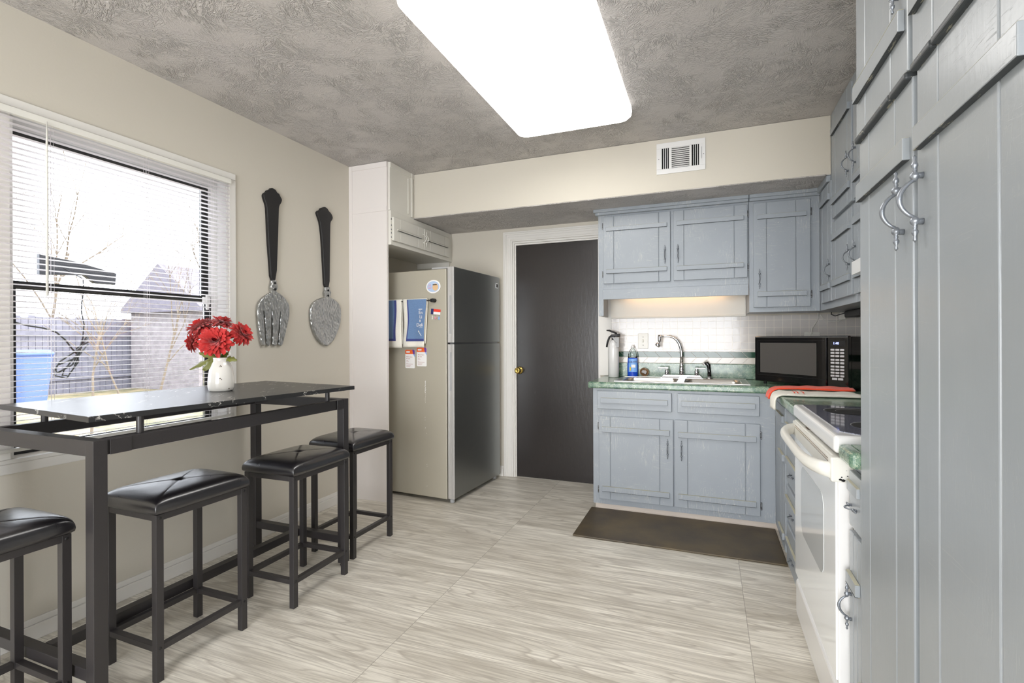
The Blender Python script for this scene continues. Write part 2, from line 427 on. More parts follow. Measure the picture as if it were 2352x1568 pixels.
M['palepink'] = plain('pink_print', (222, 140, 160), .5)
M['paleblue'] = plain('pale_blue_print', (176, 196, 224), .4)
M['tan'] = plain('tan_print', (222, 184, 140), .5)
M['button'] = plain('grey_keypad_key', (200, 200, 202), .4)
M['mw_window'] = plain('dark_tinted_oven_window', (84, 81, 78), .05, coat=.5)
M['ovenwin'] = plain('grey_oven_window_glass', (205, 208, 208), .08, coat=.3)
M['ovenglass'] = plain('white_oven_glass', (246, 248, 248), .1, coat=.3)
M['gold'] = plain('amber_glass', (150, 110, 60), .15, .5)
M['clay'] = plain('sponge_holder', (150, 118, 84), .25, coat=.4, var=.4)
# outdoors
M['fence'] = plain('weathered_grey_fence', (140, 138, 150), .9, var=.35)
M['shed'] = plain('weathered_shed_boards', (166, 158, 160), .9, var=.45)
M['roof'] = plain('grey_shingle_roof', (122, 117, 128), .9, var=.3)
M['bark'] = plain('pale_bark', (128, 114, 98), .9, var=.3)
M['bin'] = plain('blue_bin_plastic', (92, 112, 170), .6)
M['cable'] = plain('black_cable', (18, 18, 22), .5)
M['panel'] = plain('dark_navy_panel', (30, 32, 42), .4)
def ground():
    t = NT('leaf_strewn_grass'); o = t.obj()
    c = t.mix(t.ramp(t.noise(o, 1.2, 6, .7), [(.4, 0.0), (.62, 1.0)]), srgb(96, 98, 74), srgb(160, 144, 116))
    t.p(color=c, rough=1, spec=.1); return t.m
M['ground'] = ground()
# ================================================================== ROOM SHELL
XL, XR, YB, YN, HC = -2.46, 1.03, 3.93, -2.3, 2.44
WY0, WY1, WZ0, WZ1 = 1.063, 1.99, .72, 2.055
b = MB(); b.box(XL-.14, XR+.14, YN-.14, YB+.5, -.1, 0); struct(b.build('floor', M['floor']))
b = MB(); b.box(XL-.14, XR+.14, YN-.14, YB+.14, HC, HC+.1); struct(b.build('ceiling', M['ceiling']))
b = MB(); b.jit = False
b.box(XL-.14, XL, YN-.14, WY0, 0, HC); b.box(XL-.14, XL, WY1, YB+.14, 0, HC)
b.box(XL-.14, XL, WY0, WY1, 0, WZ0); b.box(XL-.14, XL, WY0, WY1, WZ1, HC)
struct(b.build('wall_left', M['wall']))
DX0, DX1, DZ = -1.535, -.79, 1.985
b = MB(); b.jit = False; b.box(XL, DX0, YB, YB+.14, 0, HC); b.box(DX1, XR+.14, YB, YB+.14, 0, HC); b.box(DX0, DX1, YB, YB+.14, DZ, HC)
struct(b.build('wall_back', M['wall']))
b = MB(); b.box(XR, XR+.14, YN-.14, YB, 0, HC); struct(b.build('wall_right', M['wall']))
b = MB()   # wall behind the camera with a wide opening
b.box(XL, -1.8, YN-.14, YN, 0, HC); b.box(.6, XR, YN-.14, YN, 0, HC); b.box(-1.8, .6, YN-.14, YN, 0, .12); b.box(-1.8, .6, YN-.14, YN, 2.2, HC)
struct(b.build('wall_near', M['wall']))
# lowered soffit: face painted like the wall, underside textured like the ceiling
b = MB(); b.box(XL+.001, .66, 3.32, YB, 2.104, HC-.002)
s_ = b.build('wall_soffit', M['wall']); struct(s_)
b = MB(); b.box(XL+.001, .66, 3.322, YB, 2.0985, 2.104); struct(b.build('soffit_underside', M['ceiling'], s_))
# partition beside the fridge and bulkhead above its cabinet
b = MB()
b.box(XL, -2.129, 2.99, 3.008, 0, HC-.001)
b.box(XL, -2.43, 2.984, 2.99, 0, HC-.001, .002); b.box(-2.43, -2.129, 2.984, 2.99, 2.40, HC-.001, .002); b.box(-2.43, -2.129, 2.985, 2.99, 2.085, 2.118, .0015)
struct(b.build('wall_partition', M['panelwhite']))
b = MB(); b.box(XL, -2.115, 3.008, 3.319, 2.095, HC-.001)
b.box(-2.115, -2.109, 3.008, 3.32, 2.40, HC-.001, .0015); b.box(-2.115, -2.109, 3.235, 3.252, 2.118, 2.385, .001); b.box(-2.115, -2.105, 3.275, 3.30, 2.10, HC-.001, .001)
struct(b.build('wall_bulkhead', M['cabwhite']))
# baseboards
def baseboard(name, x0, x1, y0, y1, ax):
    b = MB()
    b.box(x0, x1, y0, y1, 0, .06, .002)
    if ax == 'x': b.box(x0, (x0+x1)/2, y0, y1, .06, .085, .002)
    else: b.box(x0, x1, (y0+y1)/2, y1, .06, .085, .002)
    return struct(b.build(name, M['trim']))
baseboard('baseboard_left', XL, XL+.014, YN, 2.984, 'x')
baseboard('baseboard_back', -2.1, -1.62, YB-.014, YB, 'y')

# window
win = root('window_1', 'window', 'window', (XL, 1.53, WZ0)); struct(win)
del win['category']; del win['label']
b = MB()
b.box(XL-.002, XL+.011, WY1, WY1+.04, WZ0-.016, WZ1-.001, .002)
b.box(XL-.002, XL+.011, WY0-.19, WY1+.04, WZ1, WZ1+.035, .002)
b.box(XL-.002, XL+.007, WY0-.19, WY0, WZ0, WZ1-.001, .001)
b.build('casing', M['trim'], win)
b = MB(); b.box(XL-.09, XL+.014, WY0-.20, WY1+.045, WZ0-.016, WZ0, .003); b.box(XL-.002, XL+.012, WY0-.21, WY1+.04, WZ0-.055, WZ0-.016, .003)
b.build('window_sill', M['trim'], win)
b = MB()
b.box(-2.60, XL-.002, WY1-.012, WY1, WZ0, WZ1); b.box(-2.60, XL-.002, WY0, WY0+.012, WZ0, WZ1); b.box(-2.60, XL-.002, WY0+.012, WY1-.012, WZ1-.012, WZ1)
b.box(-2.575, -2.53, WY1-.05, WY1-.012, WZ0, WZ1-.012); b.box(-2.575, -2.53, WY0+.012, WY0+.03, WZ0, WZ1-.012); b.box(-2.575, -2.53, WY0+.03, WY1-.05, WZ1-.05, WZ1-.012)
b.build('window_frame', M['white'], win)
def sash(z0, z1, x):
    b = MB(); y0, y1 = WY0+.03, WY1-.05
    b.box(x-.02, x, y0, y1, z1-.020, z1); b.box(x-.02, x, y0, y1, z0, z0+.032); b.box(x-.02, x, y1-.036, y1, z0+.032, z1-.02); b.box(x-.02, x, y0, y0+.02, z0+.032, z1-.02)
    o = b.build('sash', M['matte_black'], win)
    b = MB(); b.box(x-.013, x-.009, y0+.02, y1-.036, z0+.032, z1-.02); b.build('pane', M['glass'], o)
sash(1.375, WZ1-.05, -2.552); sash(WZ0+.001, 1.40, -2.53)
b = MB(); b.box(-2.53, -2.512, 1.885, 1.925, 1.36, 1.40, .004); b.box(-2.515, -2.505, 1.895, 1.91, 1.33, 1.41, .003); b.build('latch', M['white'], win)

# window blind
bl = root('window_blind', 'white mini blind with tilted-open slats and wand, hung over the window', 'blind', (-2.437, 1.5, .75))
BY0, BY1 = .93, 1.985
b = MB(); b.box(-2.448, -2.426, BY0, BY1, 2.022, 2.048, .002); b.build('headrail', M['offwhite'], bl)
b = MB(); b.tube([(-2.426, BY0, 2.036), (-2.418, BY0, 2.036)], .001)
b = MB()
nsl = 58; z = 2.008; step = .0216
for i in range(nsl):
    zz = z - i*step; tl = math.radians(5)
    def f(u, v, zz=zz, tl=tl):
        a = (v-.5)*.0215
        return (-2.437 + a*math.cos(tl), BY0+.004 + u*(BY1-BY0-.008), zz + a*math.sin(tl) + .0028*(1-(2*v-1)**2))
    b.grid(f, 1, 5)
b.build('slats', M['slat'], bl)
zb = z - nsl*step
b = MB(); b.box(-2.447, -2.427, BY0+.004, BY1-.004, zb-.006, zb+.008, .002); b.build('bottom_rail', M['offwhite'], bl)
b = MB()
for y in (1.175, 1.185, 1.54, 1.549, 1.868, 1.878):
    for x in (-2.4485, -2.4255): b.tube([(x, y, 2.02), (x, y, zb)], .0006, 4)
b.build('ladder_cord', M['slat'], bl)
b = MB(); b.tube([(-2.418, 1.160, 2.03), (-2.416, 1.158, 1.9), (-2.416, 1.158, 1.345)], [.002, .0048, .0048], 8)
b.build('tilt_wand', M['offwhite'], bl)

# back door with casing
dr = root('door_1', 'door', 'door', (-1.16, YB+.05, 0)); struct(dr); del dr['category']; del dr['label']
b = MB()
for x0, x1 in ((DX0-.08, DX0+.004),):
    b.box(x0, x1, YB-.012, YB, 0, DZ+.085, .002); b.box(x0+.012, x0+.03, YB-.019, YB-.01, 0, DZ+.072, .004); b.box(x0+.045, x1-.012, YB-.016, YB-.01, 0, DZ+.04, .003)
b.box(DX0, -.70, YB-.012, YB, DZ, DZ+.085, .002); b.box(DX0-.06, -.70, YB-.019, YB-.01, DZ+.055, DZ+.073, .004); b.box(DX0-.03, -.70, YB-.016, YB-.01, DZ+.014, DZ+.04, .003)
b.box(-.794, -.70, YB-.014, YB, .875, DZ, .002)
b.build('casing', M['trim'], dr)
b = MB(); b.box(DX0, DX0+.016, YB, YB+.14, 0, DZ); b.box(DX1-.016, DX1, YB, YB+.14, 0, DZ); b.box(DX0+.016, DX1-.016, YB, YB+.14, DZ-.016, DZ)
b.box(DX0+.016, DX0+.028, YB+.012, YB+.026, 0, DZ-.016); b.box(DX0+.016, DX1-.016, YB+.012, YB+.026, DZ-.03, DZ-.016)
b.build('door_jamb', M['trim'], dr)
b = MB(); b.box(DX0+.019, DX1-.019, YB+.028, YB+.066, .0005, DZ-.015, .002)
leaf = b.build('door_leaf', M['door'], dr)
b = MB(); b.lathe([(.032, 0), (.032, -.004), (.024, -.009), (.011, -.012), (.011, -.03), (.02, -.036), (.027, -.047), (.026, -.058), (.019, -.065), (.011, -.067), (.009, -.063), (0, -.063)], (-1.482, YB+.028, .90), 'Y', 24)
b.build('door_knob', M['brass'], dr)

# backsplash: tiles, chevron band
bs = root('wall_backsplash', 'x', 'x', (0, YB-.006, 1.1)); struct(bs); del bs['category']; del bs['label']
b = MB(); b.box(-.70, XR-.002, YB-.006, YB, .975, 1.327); b.box(XR-.006, XR, 1.64, YB-.006, .975, 1.33); b.build('grout_bed', M['grout'], bs)
b = MB(); b.box(-.70, XR-.008, YB-.012, YB-.006, 1.067, 1.325); b.box(XR-.012, XR-.006, 1.64, YB-.014, 1.067, 1.325); b.build('square_tiles', M['tile'], bs)
for nm, z0, z1, sh, mt in (('green_chevron_tiles', 1.0245, 1.0645, -.040, 'tile_green'), ('white_chevron_tiles', .981, 1.022, .040, 'tile_plain')):
    b = MB(); n = 0
    for k in range(-1, 21):
        xb = -.72 + k*.0865
        # parallelogram in XZ, thickness along -Y
        pl = [(xb + (-sh if sh < 0 else 0), z0), (xb+.0835 + (-sh if sh < 0 else 0), z0), (xb+.0835 + (sh if sh > 0 else 0), z1), (xb + (sh if sh > 0 else 0), z1)]
        pl = [(min(max(x, -.699), XR-.015), zz) for x, zz in pl]
        if pl[1][0]-pl[0][0] < .004 or pl[2][0]-pl[3][0] < .004: continue
        P = Matrix(((1, 0, 0, 0), (0, 0, -1, YB-.006), (0, 1, 0, 0), (0, 0, 0, 1)))
        b.prism(pl, .006, P)
    b.box(XR-.012, XR-.006, 1.64, YB-.016, z0, z1)
    b.build(nm, M[mt], bs)
b = MB(); b.box(-.70, .254, YB-.022, YB, 1.327, 1.56); b.box(-.70, .254, YB-.034, YB-.012, 1.319, 1.331, .002)
struct(b.build('trim_1', M['cabwhite']))

# ================================================================== CABINET PARTS
def bail_pull(Mx, L, mat, parent, name='handle'):
    """vertical pull, centre at origin, front is -y"""
    s = L/.13; b = MB(Mx)
    half = [(0, .065), (.003, .061), (.0016, .056), (.0043, .051), (.0045, .048), (.002, .044), (.0036, .042), (.002, .040), (.0060, .036), (.0066, .032), (.004, .028), (.0028, .026)]
    for sg in (1, -1):
        b.lathe([(r*s, z*s*sg) for r, z in half], (0, -.010*s, 0), 'Z', 12)
        b.lathe([(.005*s, 0), (.004*s, -.012*s)], (0, 0, sg*.034*s), 'Y', 8)
    pts = []
    for i in range(13):
        a = -1 + 2*i/12
        pts.append((0, (-.010 - .019*(1-a*a)**.8)*s if abs(a) < 1 else -.010*s, .028*s*a))
    b.tube(pts, [(.0026 + .0014*(1-abs(-1+2*i/12)))*s for i in range(13)], 8)
    return b.build(name, mat, parent)
def hinge(Mx, mat, parent):
    b = MB(Mx); b.box(-.007, .005, -.004, 0, -.024, .024, .002); b.lathe([(0, -.017), (.004, -.014), (.0045, 0), (.004, .014), (0, .017)], (.0, -.006, 0), 'Z', 8)
    b.ball((-.002, -.004, .021), .003, sub=1); b.ball((-.002, -.004, -.021), .003, sub=1)
    b.build('hinge', mat, parent)
def panel_door(parent, Mx, w, h, grooves, battens, mat, handle=None, hinges=None, hl=.13, name='door', th=.018, hmat='silverpaint', binset=.022, label=None):
    b = MB(Mx)
    b.box(.001, w-.001, -th+.006, 0, .001, h-.001)
    xs = [0] + list(grooves) + [w]
    for i in range(len(xs)-1):
        b.box(xs[i] + (.0012 if i else 0), xs[i+1] - (.0012 if i < len(xs)-2 else 0), -th, -.001, 0, h, .0028, 2)
    for z0, bh in battens:
        b.box(binset, w-binset, -th-.012, -th+.001, z0, z0+bh, .0015)
    b.mi = 1
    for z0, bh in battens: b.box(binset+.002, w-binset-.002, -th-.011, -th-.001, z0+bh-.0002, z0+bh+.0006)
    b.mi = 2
    for z0, bh in battens: b.box(binset+.002, w-binset-.002, -th-.0115, -th-.0005, z0-.0006, z0+.0004)  # thin dark strip paints the shade under each batten, chips included
    d = b.build(name, [M[mat], M['wear'], M['shaded_underedge']], parent, label)
    if handle: bail_pull(Mx @ Matrix.Translation((handle[0], -th, handle[1])), hl, M[hmat], d)
    if hinges:
        x = -.004 if hinges[0] == 'L' else w+.004
        for z0 in hinges[1:]:
            hinge(Mx @ Matrix.Translation((x, 0, z0)) @ Matrix.Scale(-1 if hinges[0] == 'R' else 1, 4, (1, 0, 0)), M['darksteel'], d)
    return d
def slab_drawer(parent, Mx, w, h, batten, mat, handle=None, label=None):
    b = MB(Mx); b.box(0, w, -.018, 0, 0, h, .004)
    z0, bh = batten; b.box(.025, w-.025, -.030, -.017, z0, z0+bh, .0015)
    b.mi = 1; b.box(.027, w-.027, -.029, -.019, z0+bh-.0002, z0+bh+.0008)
    d = b.build('drawer', [M[mat], M['wear']], parent, label)
    if handle:
        bail_pull(Mx @ Matrix.Translation((handle[0], -.018, handle[1])) @ Matrix.Rotation(PI/2, 4, 'Y'), handle[2], M['silverpaint'], d)
    return d

# ---- sink base cabinet (faces the room, -Y)
YF = 3.38
sb = root('base_cabinet', 'distressed blue-grey base cabinet with two doors and two false drawers under the sink', 'cabinet', (-.17, 3.6, 0))
b = MB()
b.box(-.731, .38, YF, YF+.02, .045, .829, .001); b.box(-.731, -.713, YF+.02, YB-.02, .045, .829); b.box(-.713, .38, YF+.02, YB-.02, .045, .06)
b.build('body', M['blue'], sb)
b = MB(); b.box(-.722, .405, YF+.022, YF+.034, 0, .046, .001); b.box(-.722, .405, YF+.018, YF+.022, 0, .014, .001); b.build('toe_board', M['trim_dirty'], sb)
panel_door(sb, T(-.689, YF, .082), .482, .56, (.078, .398), ((.055, .034), (.455, .034)), 'blue', (.446, .37), ('L', .06, .49))
panel_door(sb, T(-.200, YF, .082), .496, .56, (.080, .415), ((.055, .034), (.450, .034)), 'blue', (.042, .365), ('R', .06, .49))
slab_drawer(sb, T(-.70, YF, .69), .484, .122, (.042, .034), 'blue')
slab_drawer(sb, T(-.183, YF, .688), .476, .124, (.045, .033), 'blue')

# ---- right run, faces -X.  local x = Y0 - Y
RX = .38
def TR(y0, z=0, x=RX): return T(x, y0, z, -PI/2)
cc = root('base_cabinet', 'blue-grey corner base cabinet with one narrow door, between sink cabinet and drawers', 'cabinet', (.6, 3.1, 0))
b = MB(); b.box(RX, RX+.02, 2.83, YF-.001, .045, .829, .001); b.box(RX+.02, XR-.02, 2.83, 2.845, .045, .829); b.build('body', M['blue'], cc)
b = MB(); b.box(RX+.03, RX+.042, 2.83, YF+.0, 0, .046); b.build('toe_board', M['trim_dirty'], cc)
panel_door(cc, TR(3.07, .082), .225, .56, (.06, .165), ((.055, .034), (.455, .034)), 'blue', None, ('L', .06, .49))
slab_drawer(cc, TR(3.16, .69), .31, .122, (.042, .034), 'blue')
dc = root('drawer_cabinet', 'blue-grey stack of four drawers between corner cabinet and stove', 'cabinet', (.6, 2.6, 0))
b = MB(); b.box(RX, RX+.02, 2.372, 2.828, .045, .829, .001); b.box(RX+.02, XR-.02, 2.372, 2.386, .045, .829); b.box(RX, RX+.004, 2.80, 2.812, .27, .82); b.build('body', M['blue'], dc)
b = MB(); b.box(RX+.012, RX+.024, 2.372, 2.829, 0, .046); b.build('toe_board', M['trim_dirty'], dc)
for z0, h_, bz in ((.665, .15, .06), (.462, .178, .095), (.278, .165, .09), (.062, .195, .10)):
    slab_drawer(dc, TR(2.80, z0), .40, h_, (bz, .03), 'blue', (.20, bz-.028, .10))

nc = root('base_cabinet', 'narrow blue-grey base cabinet with drawer and door between stove and pantry', 'cabinet', (.6, 1.56, 0))
b = MB(); b.box(RX, RX+.02, 1.502, 1.628, .045, .829, .001); b.box(RX+.02, XR-.02, 1.614, 1.628, .045, .829); b.build('body', M['blue_pantry'], nc)
b = MB(); b.box(RX+.012, RX+.024, 1.502, 1.628, 0, .046); b.build('toe_board', M['trim_dirty'], nc)
b = MB(TR(1.620, .655)); b.box(0, .115, -.018, 0, 0, .15, .004); b.box(.008, .107, -.026, -.017, .098, .124, .0015); b.mi = 1; b.box(.01, .105, -.025, -.018, .1238, .1248)
d_ = b.build('drawer', [M['blue_pantry'], M['wear']], nc)
bail_pull(TR(1.568, .715) @ Matrix.Translation((0, -.018, 0)) @ Matrix.Rotation(PI/2, 4, 'Y'), .095, M['silverpaint'], d_)
panel_door(nc, TR(1.620, .07), .115, .57, (.04, .078), ((.43, .032),), 'blue_pantry', (.018, .365), None, binset=.008)

# ---- tall pantry, faces -X
pn = root('pantry_cabinet', 'tall blue-grey plank-door pantry cabinet filling the right edge', 'cabinet', (.7, .95, 0))
b = MB(); b.box(RX, XR-.003, .30, 1.502, .045, HC-.003, .001); b.box(RX+.03, XR-.003, .31, 1.49, 0, .045)
b.build('body', M['blue_pantry'], pn)
for (y0, w_, gr, hx) in ((1.497, .348, (.077, .254), .302), (1.127, .362, (.09, .277), .028)):
    hz = -1
    panel_door(pn, TR(y0, .10), w_, 1.562, gr, ((.16, .042), (1.408, .042)), 'blue_pantry', (hx, 1.318), None, hl=.158, th=.02, binset=.012 if hx > .1 else .016)
    panel_door(pn, TR(y0, 1.672), w_, .715, gr, ((.083, .042), (.59, .042)), 'blue_pantry', (hx, .20), None, hl=.13, th=.027, binset=.012 if hx > .1 else .016)
# chipped lower edge under the upper pantry doors, underside shade painted dark
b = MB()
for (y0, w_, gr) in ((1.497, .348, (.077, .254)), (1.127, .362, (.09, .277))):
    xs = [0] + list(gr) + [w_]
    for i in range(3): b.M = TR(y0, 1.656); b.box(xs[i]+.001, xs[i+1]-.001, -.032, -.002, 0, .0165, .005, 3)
b.build('door_edge_moulding', M['shaded_underedge'], pn)

# ---- wall cabinets on the back wall
u1 = root('wall_cabinet', 'distressed blue-grey two-door wall cabinet with valance above the sink', 'cabinet', (-.24, 3.8, 1.33))
YU = 3.62
b = MB()
b.box(-.739, .254, YU, YU+.018, 1.52, 2.10, .001); b.box(-.739, -.721, YU, YB-.036, 1.33, 2.10); b.box(-.721, .254, YU+.018, YB-.036, 1.548, 2.098)
b.box(-.739, -.702, YU-.001, YU+.017, 1.33, 1.54, .001); b.box(-.702, .254, YU-.001, YU+.012, 1.448, 1.54, .001)
b.box(-.706, .252, YU-.014, YU, 1.448, 1.52, .002)
b.build('body', M['blue'], u1)
def crown(x0, x1, parent, endL):
    b = MB()
    b.box(x0-(.030 if endL else 0), x1, YU-.040, YU-.018, 2.076, 2.0995, .004); b.box(x0-(.018 if endL else 0), x1, YU-.025, YU, 2.058, 2.080, .004)
    if endL: b.box(x0-.030, x0-.001, YU-.040, YB-.025, 2.076, 2.0995, .004)
    b.build('crown_moulding', M['blue'], parent)
crown(-.739, .254, u1, True)
panel_door(u1, T(-.701, YU, 1.561), .465, .484, (.077, .388), ((.072, .030), (.378, .028)), 'blue', (.428, .185), ('L', .07, .42))
panel_door(u1, T(-.217, YU, 1.563), .463, .480, (.070, .385), ((.068, .030), (.378, .028)), 'blue', (.030, .185), ('R', .07, .42))
u2 = root('wall_cabinet', 'distressed blue-grey single-door wall cabinet above the microwave', 'cabinet', (.45, 3.8, 1.33))
b = MB(); b.box(.256, .659, YU, YB-.036, 1.335, 2.10, .001); b.build('body', M['blue'], u2)
crown(.256, .659, u2, False)
panel_door(u2, T(.281, YU, 1.364), .325, .680, (.078, .245), ((.070, .032), (.572, .028)), 'blue', (.034, .185), ('R', .08, .60))

# ---- wall cabinets along the right wall
UX = .66
u3 = root('wall_cabinet', 'narrow blue-grey wall cabinet in the corner under the soffit', 'cabinet', (.8, 3.4, 1.335))
b = MB(); b.box(UX+.001, XR-.014, 3.232, YB-.036, 1.335, 2.098); b.box(UX+.001, XR-.014, 3.232, 3.318, 2.098, HC-.003)
b.box(UX-.022, UX+.002, 3.322, YU-.041, 2.060, 2.098, .004)
b.build('body', M['blue'], u3)
panel_door(u3, TR(3.51, 1.372, UX), .272, .675, (.055, .20), ((.072, .034), (.572, .034)), 'blue', (.245, .175), None)
u4 = root('wall_cabinet', 'full-height blue-grey wall cabinet with upper and lower doors, partly behind the pantry', 'cabinet', (.8, 3.0, 1.335))
b = MB(); b.box(UX, XR-.014, 2.79, 3.230, 1.335, HC-.003, .001); b.build('body', M['blue'], u4)
panel_door(u4, TR(3.208, 1.372, UX), .398, .425, (.075, .32), ((.072, .034), (.323, .034)), 'blue', (.36, .185), None)
panel_door(u4, TR(3.208, 1.820, UX), .398, .575, (.075, .32), ((.072, .034), (.452, .034)), 'blue', (.345, .195), None)
u5 = root('wall_cabinet', 'blue-grey wall cabinet beside the range hood, seen as a sliver beyond the pantry', 'cabinet', (.8, 2.6, 1.335))
b = MB(); b.box(UX, XR-.014, 2.36, 2.788, 1.335, HC-.003, .001); b.build('body', M['blue'], u5)
panel_door(u5, TR(2.775, 1.372, UX), .398, .425, (.075, .32), ((.072, .034), (.323, .034)), 'blue', (.04, .185), None)
panel_door(u5, TR(2.775, 1.820, UX), .398, .575, (.075, .32), ((.072, .034), (.452, .034)), 'blue', (.04, .195), None)
u6 = root('wall_cabinet', 'blue-grey wall cabinet directly above the white range hood', 'cabinet', (.8, 2.0, 1.5))
b = MB(); b.box(UX, XR-.014, 1.505, 2.358, 1.50, HC-.003, .001); b.build('body', M['blue'], u6)
panel_door(u6, TR(2.34, 1.54, UX), .40, .82, (.075, .32), ((.072, .034), (.70, .034)), 'blue', (.36, .185), None)
panel_door(u6, TR(1.925, 1.54, UX), .40, .82, (.075, .32), ((.072, .034), (.70, .034)), 'blue', (.04, .185), None)
# range hood
rh = root('range_hood', 'white range hood edge showing under the right wall cabinets', 'range hood', (.8, 2.0, 1.417))
b = MB(); b.prism([(0, 1.417), (.0, 1.468), (.13, 1.498), (XR-.016-.536, 1.498), (XR-.016-.536, 1.417)], .70, Matrix(((1, 0, 0, .536), (0, 0, 1, 1.645), (0, 1, 0, 0), (0, 0, 0, 1))))
b.build('shell', M['white'], rh)
b = MB(); b.box(.56, .96, 1.68, 2.31, 1.412, 1.418); b.build('filter', M['steel'], rh)

# white cabinet above the fridge, faces +X
fc = root('overhead_cabinet', 'white two-door cabinet above the fridge with surface-mounted pulls', 'cabinet', (-2.28, 3.46, 1.85))
b = MB(); b.box(XL+.002, -2.11, 3.01, YB-.003, 1.848, 2.0935, .001); b.box(-2.13, -2.108, 3.01, YB-.003, 1.846, 1.868, .001); b.box(XL+.002, -2.13, YB-.02, YB-.003, 1.80, 1.848)
b.build('body', M['cabwhite'], fc)
def TL(y0, z): return T(-2.11, y0, z, PI/2)
panel_door(fc, TL(3.022, 1.876), .412, .17, (.085, .32), ((.078, .010),), 'cabwhite', (.398, .085), None, hl=.125, hmat='cabwhite', binset=.04)
panel_door(fc, TL(3.440, 1.876), .415, .17, (.09, .33), ((.078, .010),), 'cabwhite', (.016, .085), None, hl=.125, hmat='cabwhite', binset=.04)
for zz in (1.90, 1.93, 1.955, 1.985, 2.03):
    b = MB(); b.ball((-2.108, 3.014, zz), .004, (1, 1, 1.6), 1); b.build('hinge_screw', M['darksteel'], fc)
# ================================================================== WORKTOPS, SINK, THINGS ON THE COUNTER
ZC = .873
wt = root('worktop', 'green marbled laminate worktop running under the sink, microwave and towels', 'worktop', (.1, 3.6, .829))
b = MB()
b.box(-.750, -.57, 3.367, YB-.013, .829, ZC); b.box(.225, XR-.002, 3.367, YB-.013, .829, ZC)
b.box(-.57, .225, 3.367, 3.43, .829, ZC); b.box(-.57, .225, 3.83, YB-.013, .829, ZC)
b.box(.352, XR-.002, 2.368, 3.367, .829, ZC)
b.box(-.762, .365, 3.355, 3.385, .829, ZC, .011, 3); b.box(.34, .37, 2.368, 3.375, .829, ZC, .011, 3); b.box(-.762, -.735, 3.355, YB-.013, .829, ZC, .011, 3)
wslab = b.build('slab', M['laminate'], wt)
b = MB(); b.box(-.702, XR-.03, YB-.032, YB-.0125, ZC, .979, .003); b.box(XR-.030, XR-.0125, 2.368, YB-.032, ZC, .979, .003)
b.build('upstand', M['laminate'], wt)
w2 = root('worktop', 'short green marbled worktop piece between stove and pantry', 'worktop', (.6, 1.56, .829))
b = MB(); b.box(.37, XR-.002, 1.503, 1.630, .8295, ZC-.0004); b.box(.338, .375, 1.503, 1.633, .829, ZC, .013, 3); b.build('slab', M['laminate'], w2)

def rr(x0, x1, y0, y1, r, n=6):
    out = []
    for cx, cy, a0 in ((x1-r, y1-r, 0), (x0+r, y1-r, 90), (x0+r, y0+r, 180), (x1-r, y0+r, 270)):
        for k in range(n+1):
            a = math.radians(a0 + 90*k/n); out.append((cx + r*math.cos(a), cy + r*math.sin(a)))
    return out
def loft(b, loops, cap_end=True, smooth=True, cap_start=False):
    m = bmesh.new(); R = [[m.verts.new(p) for p in L] for L in loops]
    n = len(R[0])
    for p, q in zip(R, R[1:]):
        for i in range(n): m.faces.new((p[i], p[(i+1) % n], q[(i+1) % n], q[i]))
    if cap_end: m.faces.new(R[-1])
    if cap_start: m.faces.new(R[0])
    bmesh.ops.recalc_face_normals(m, faces=m.faces[:])
    b._add(m, smooth)
sk = root('kitchen_sink', 'double-bowl stainless steel sink set into the green worktop', 'sink', (-.17, 3.62, .873))
b = MB(); z0, z1 = ZC+.0002, ZC+.005
for a in ((-.59, .245, 3.405, 3.45), (-.59, .245, 3.765, 3.85), (-.59, -.55, 3.45, 3.765), (.205, .245, 3.45, 3.765), (-.19, -.15, 3.45, 3.765)): b.box(*a, z0, z1)
b.box(-.592, .247, 3.402, 3.410, z0, z1+.002, .002); b.box(-.592, .247, 3.845, 3.852, z0, z1+.002, .002); b.box(-.595, -.587, 3.403, 3.85, z0, z1+.002, .002); b.box(.241, .249, 3.403, 3.85, z0, z1+.002, .002)
b.build('rim', M['steel'], sk)
for x0, x1 in ((-.55, -.19), (-.15, .205)):
    b = MB(); L = []
    for r, ins, z in ((.002, -.0005, z1), (.045, .002, z1-.002), (.05, .006, ZC-.03), (.05, .012, ZC-.135), (.045, .03, ZC-.155), (.03, .06, ZC-.160)):
        L.append([(x, y, z) for x, y in rr(x0+ins, x1-ins, 3.45+ins, 3.765-ins, r)])
    loft(b, L)
    o = b.build('basin', M['steel'], sk)
    b = MB(); b.cyl(((x0+x1)/2, 3.61, ZC-.161), .04, .004); b.build('drain', M['darksteel'], o)

fa = root('faucet', 'chrome gooseneck kitchen faucet with two clear lever handles', 'faucet', (-.175, 3.81, .878))
fy = 3.81
b = MB(); b.prism([(-.145, 0), (.145, 0), (.122, .022), (-.122, .022)], .05, Matrix(((1, 0, 0, -.175), (0, 0, 1, fy-.025), (0, 1, 0, .878), (0, 0, 0, 1))), bev=.003); b.build('base_plate', M['chrome'], fa)
b = MB(); b.lathe([(.017, .90), (.017, .95), (.013, .953), (.016, .957), (.014, .975), (.012, .99)], (-.175, fy, 0), 'Z', 20)
pts = [(-.175, fy, .98), (-.175, fy, 1.05), (-.179, fy, 1.09), (-.190, fy, 1.125), (-.207, fy, 1.153), (-.23, fy, 1.172), (-.258, fy, 1.181), (-.29, fy, 1.182), (-.325, fy, 1.178)]
b.tube(pts, [.012, .011, .0105, .010, .0095, .0088, .008, .0072, .007], 14)
b.build('spout', M['chrome'], fa)
b = MB(); b.lathe([(.0, 1.192), (.011, 1.190), (.012, 1.16), (.011, 1.145), (.006, 1.138), (.006, 1.13), (0, 1.128)], (-.329, fy, 0), 'Z', 16)
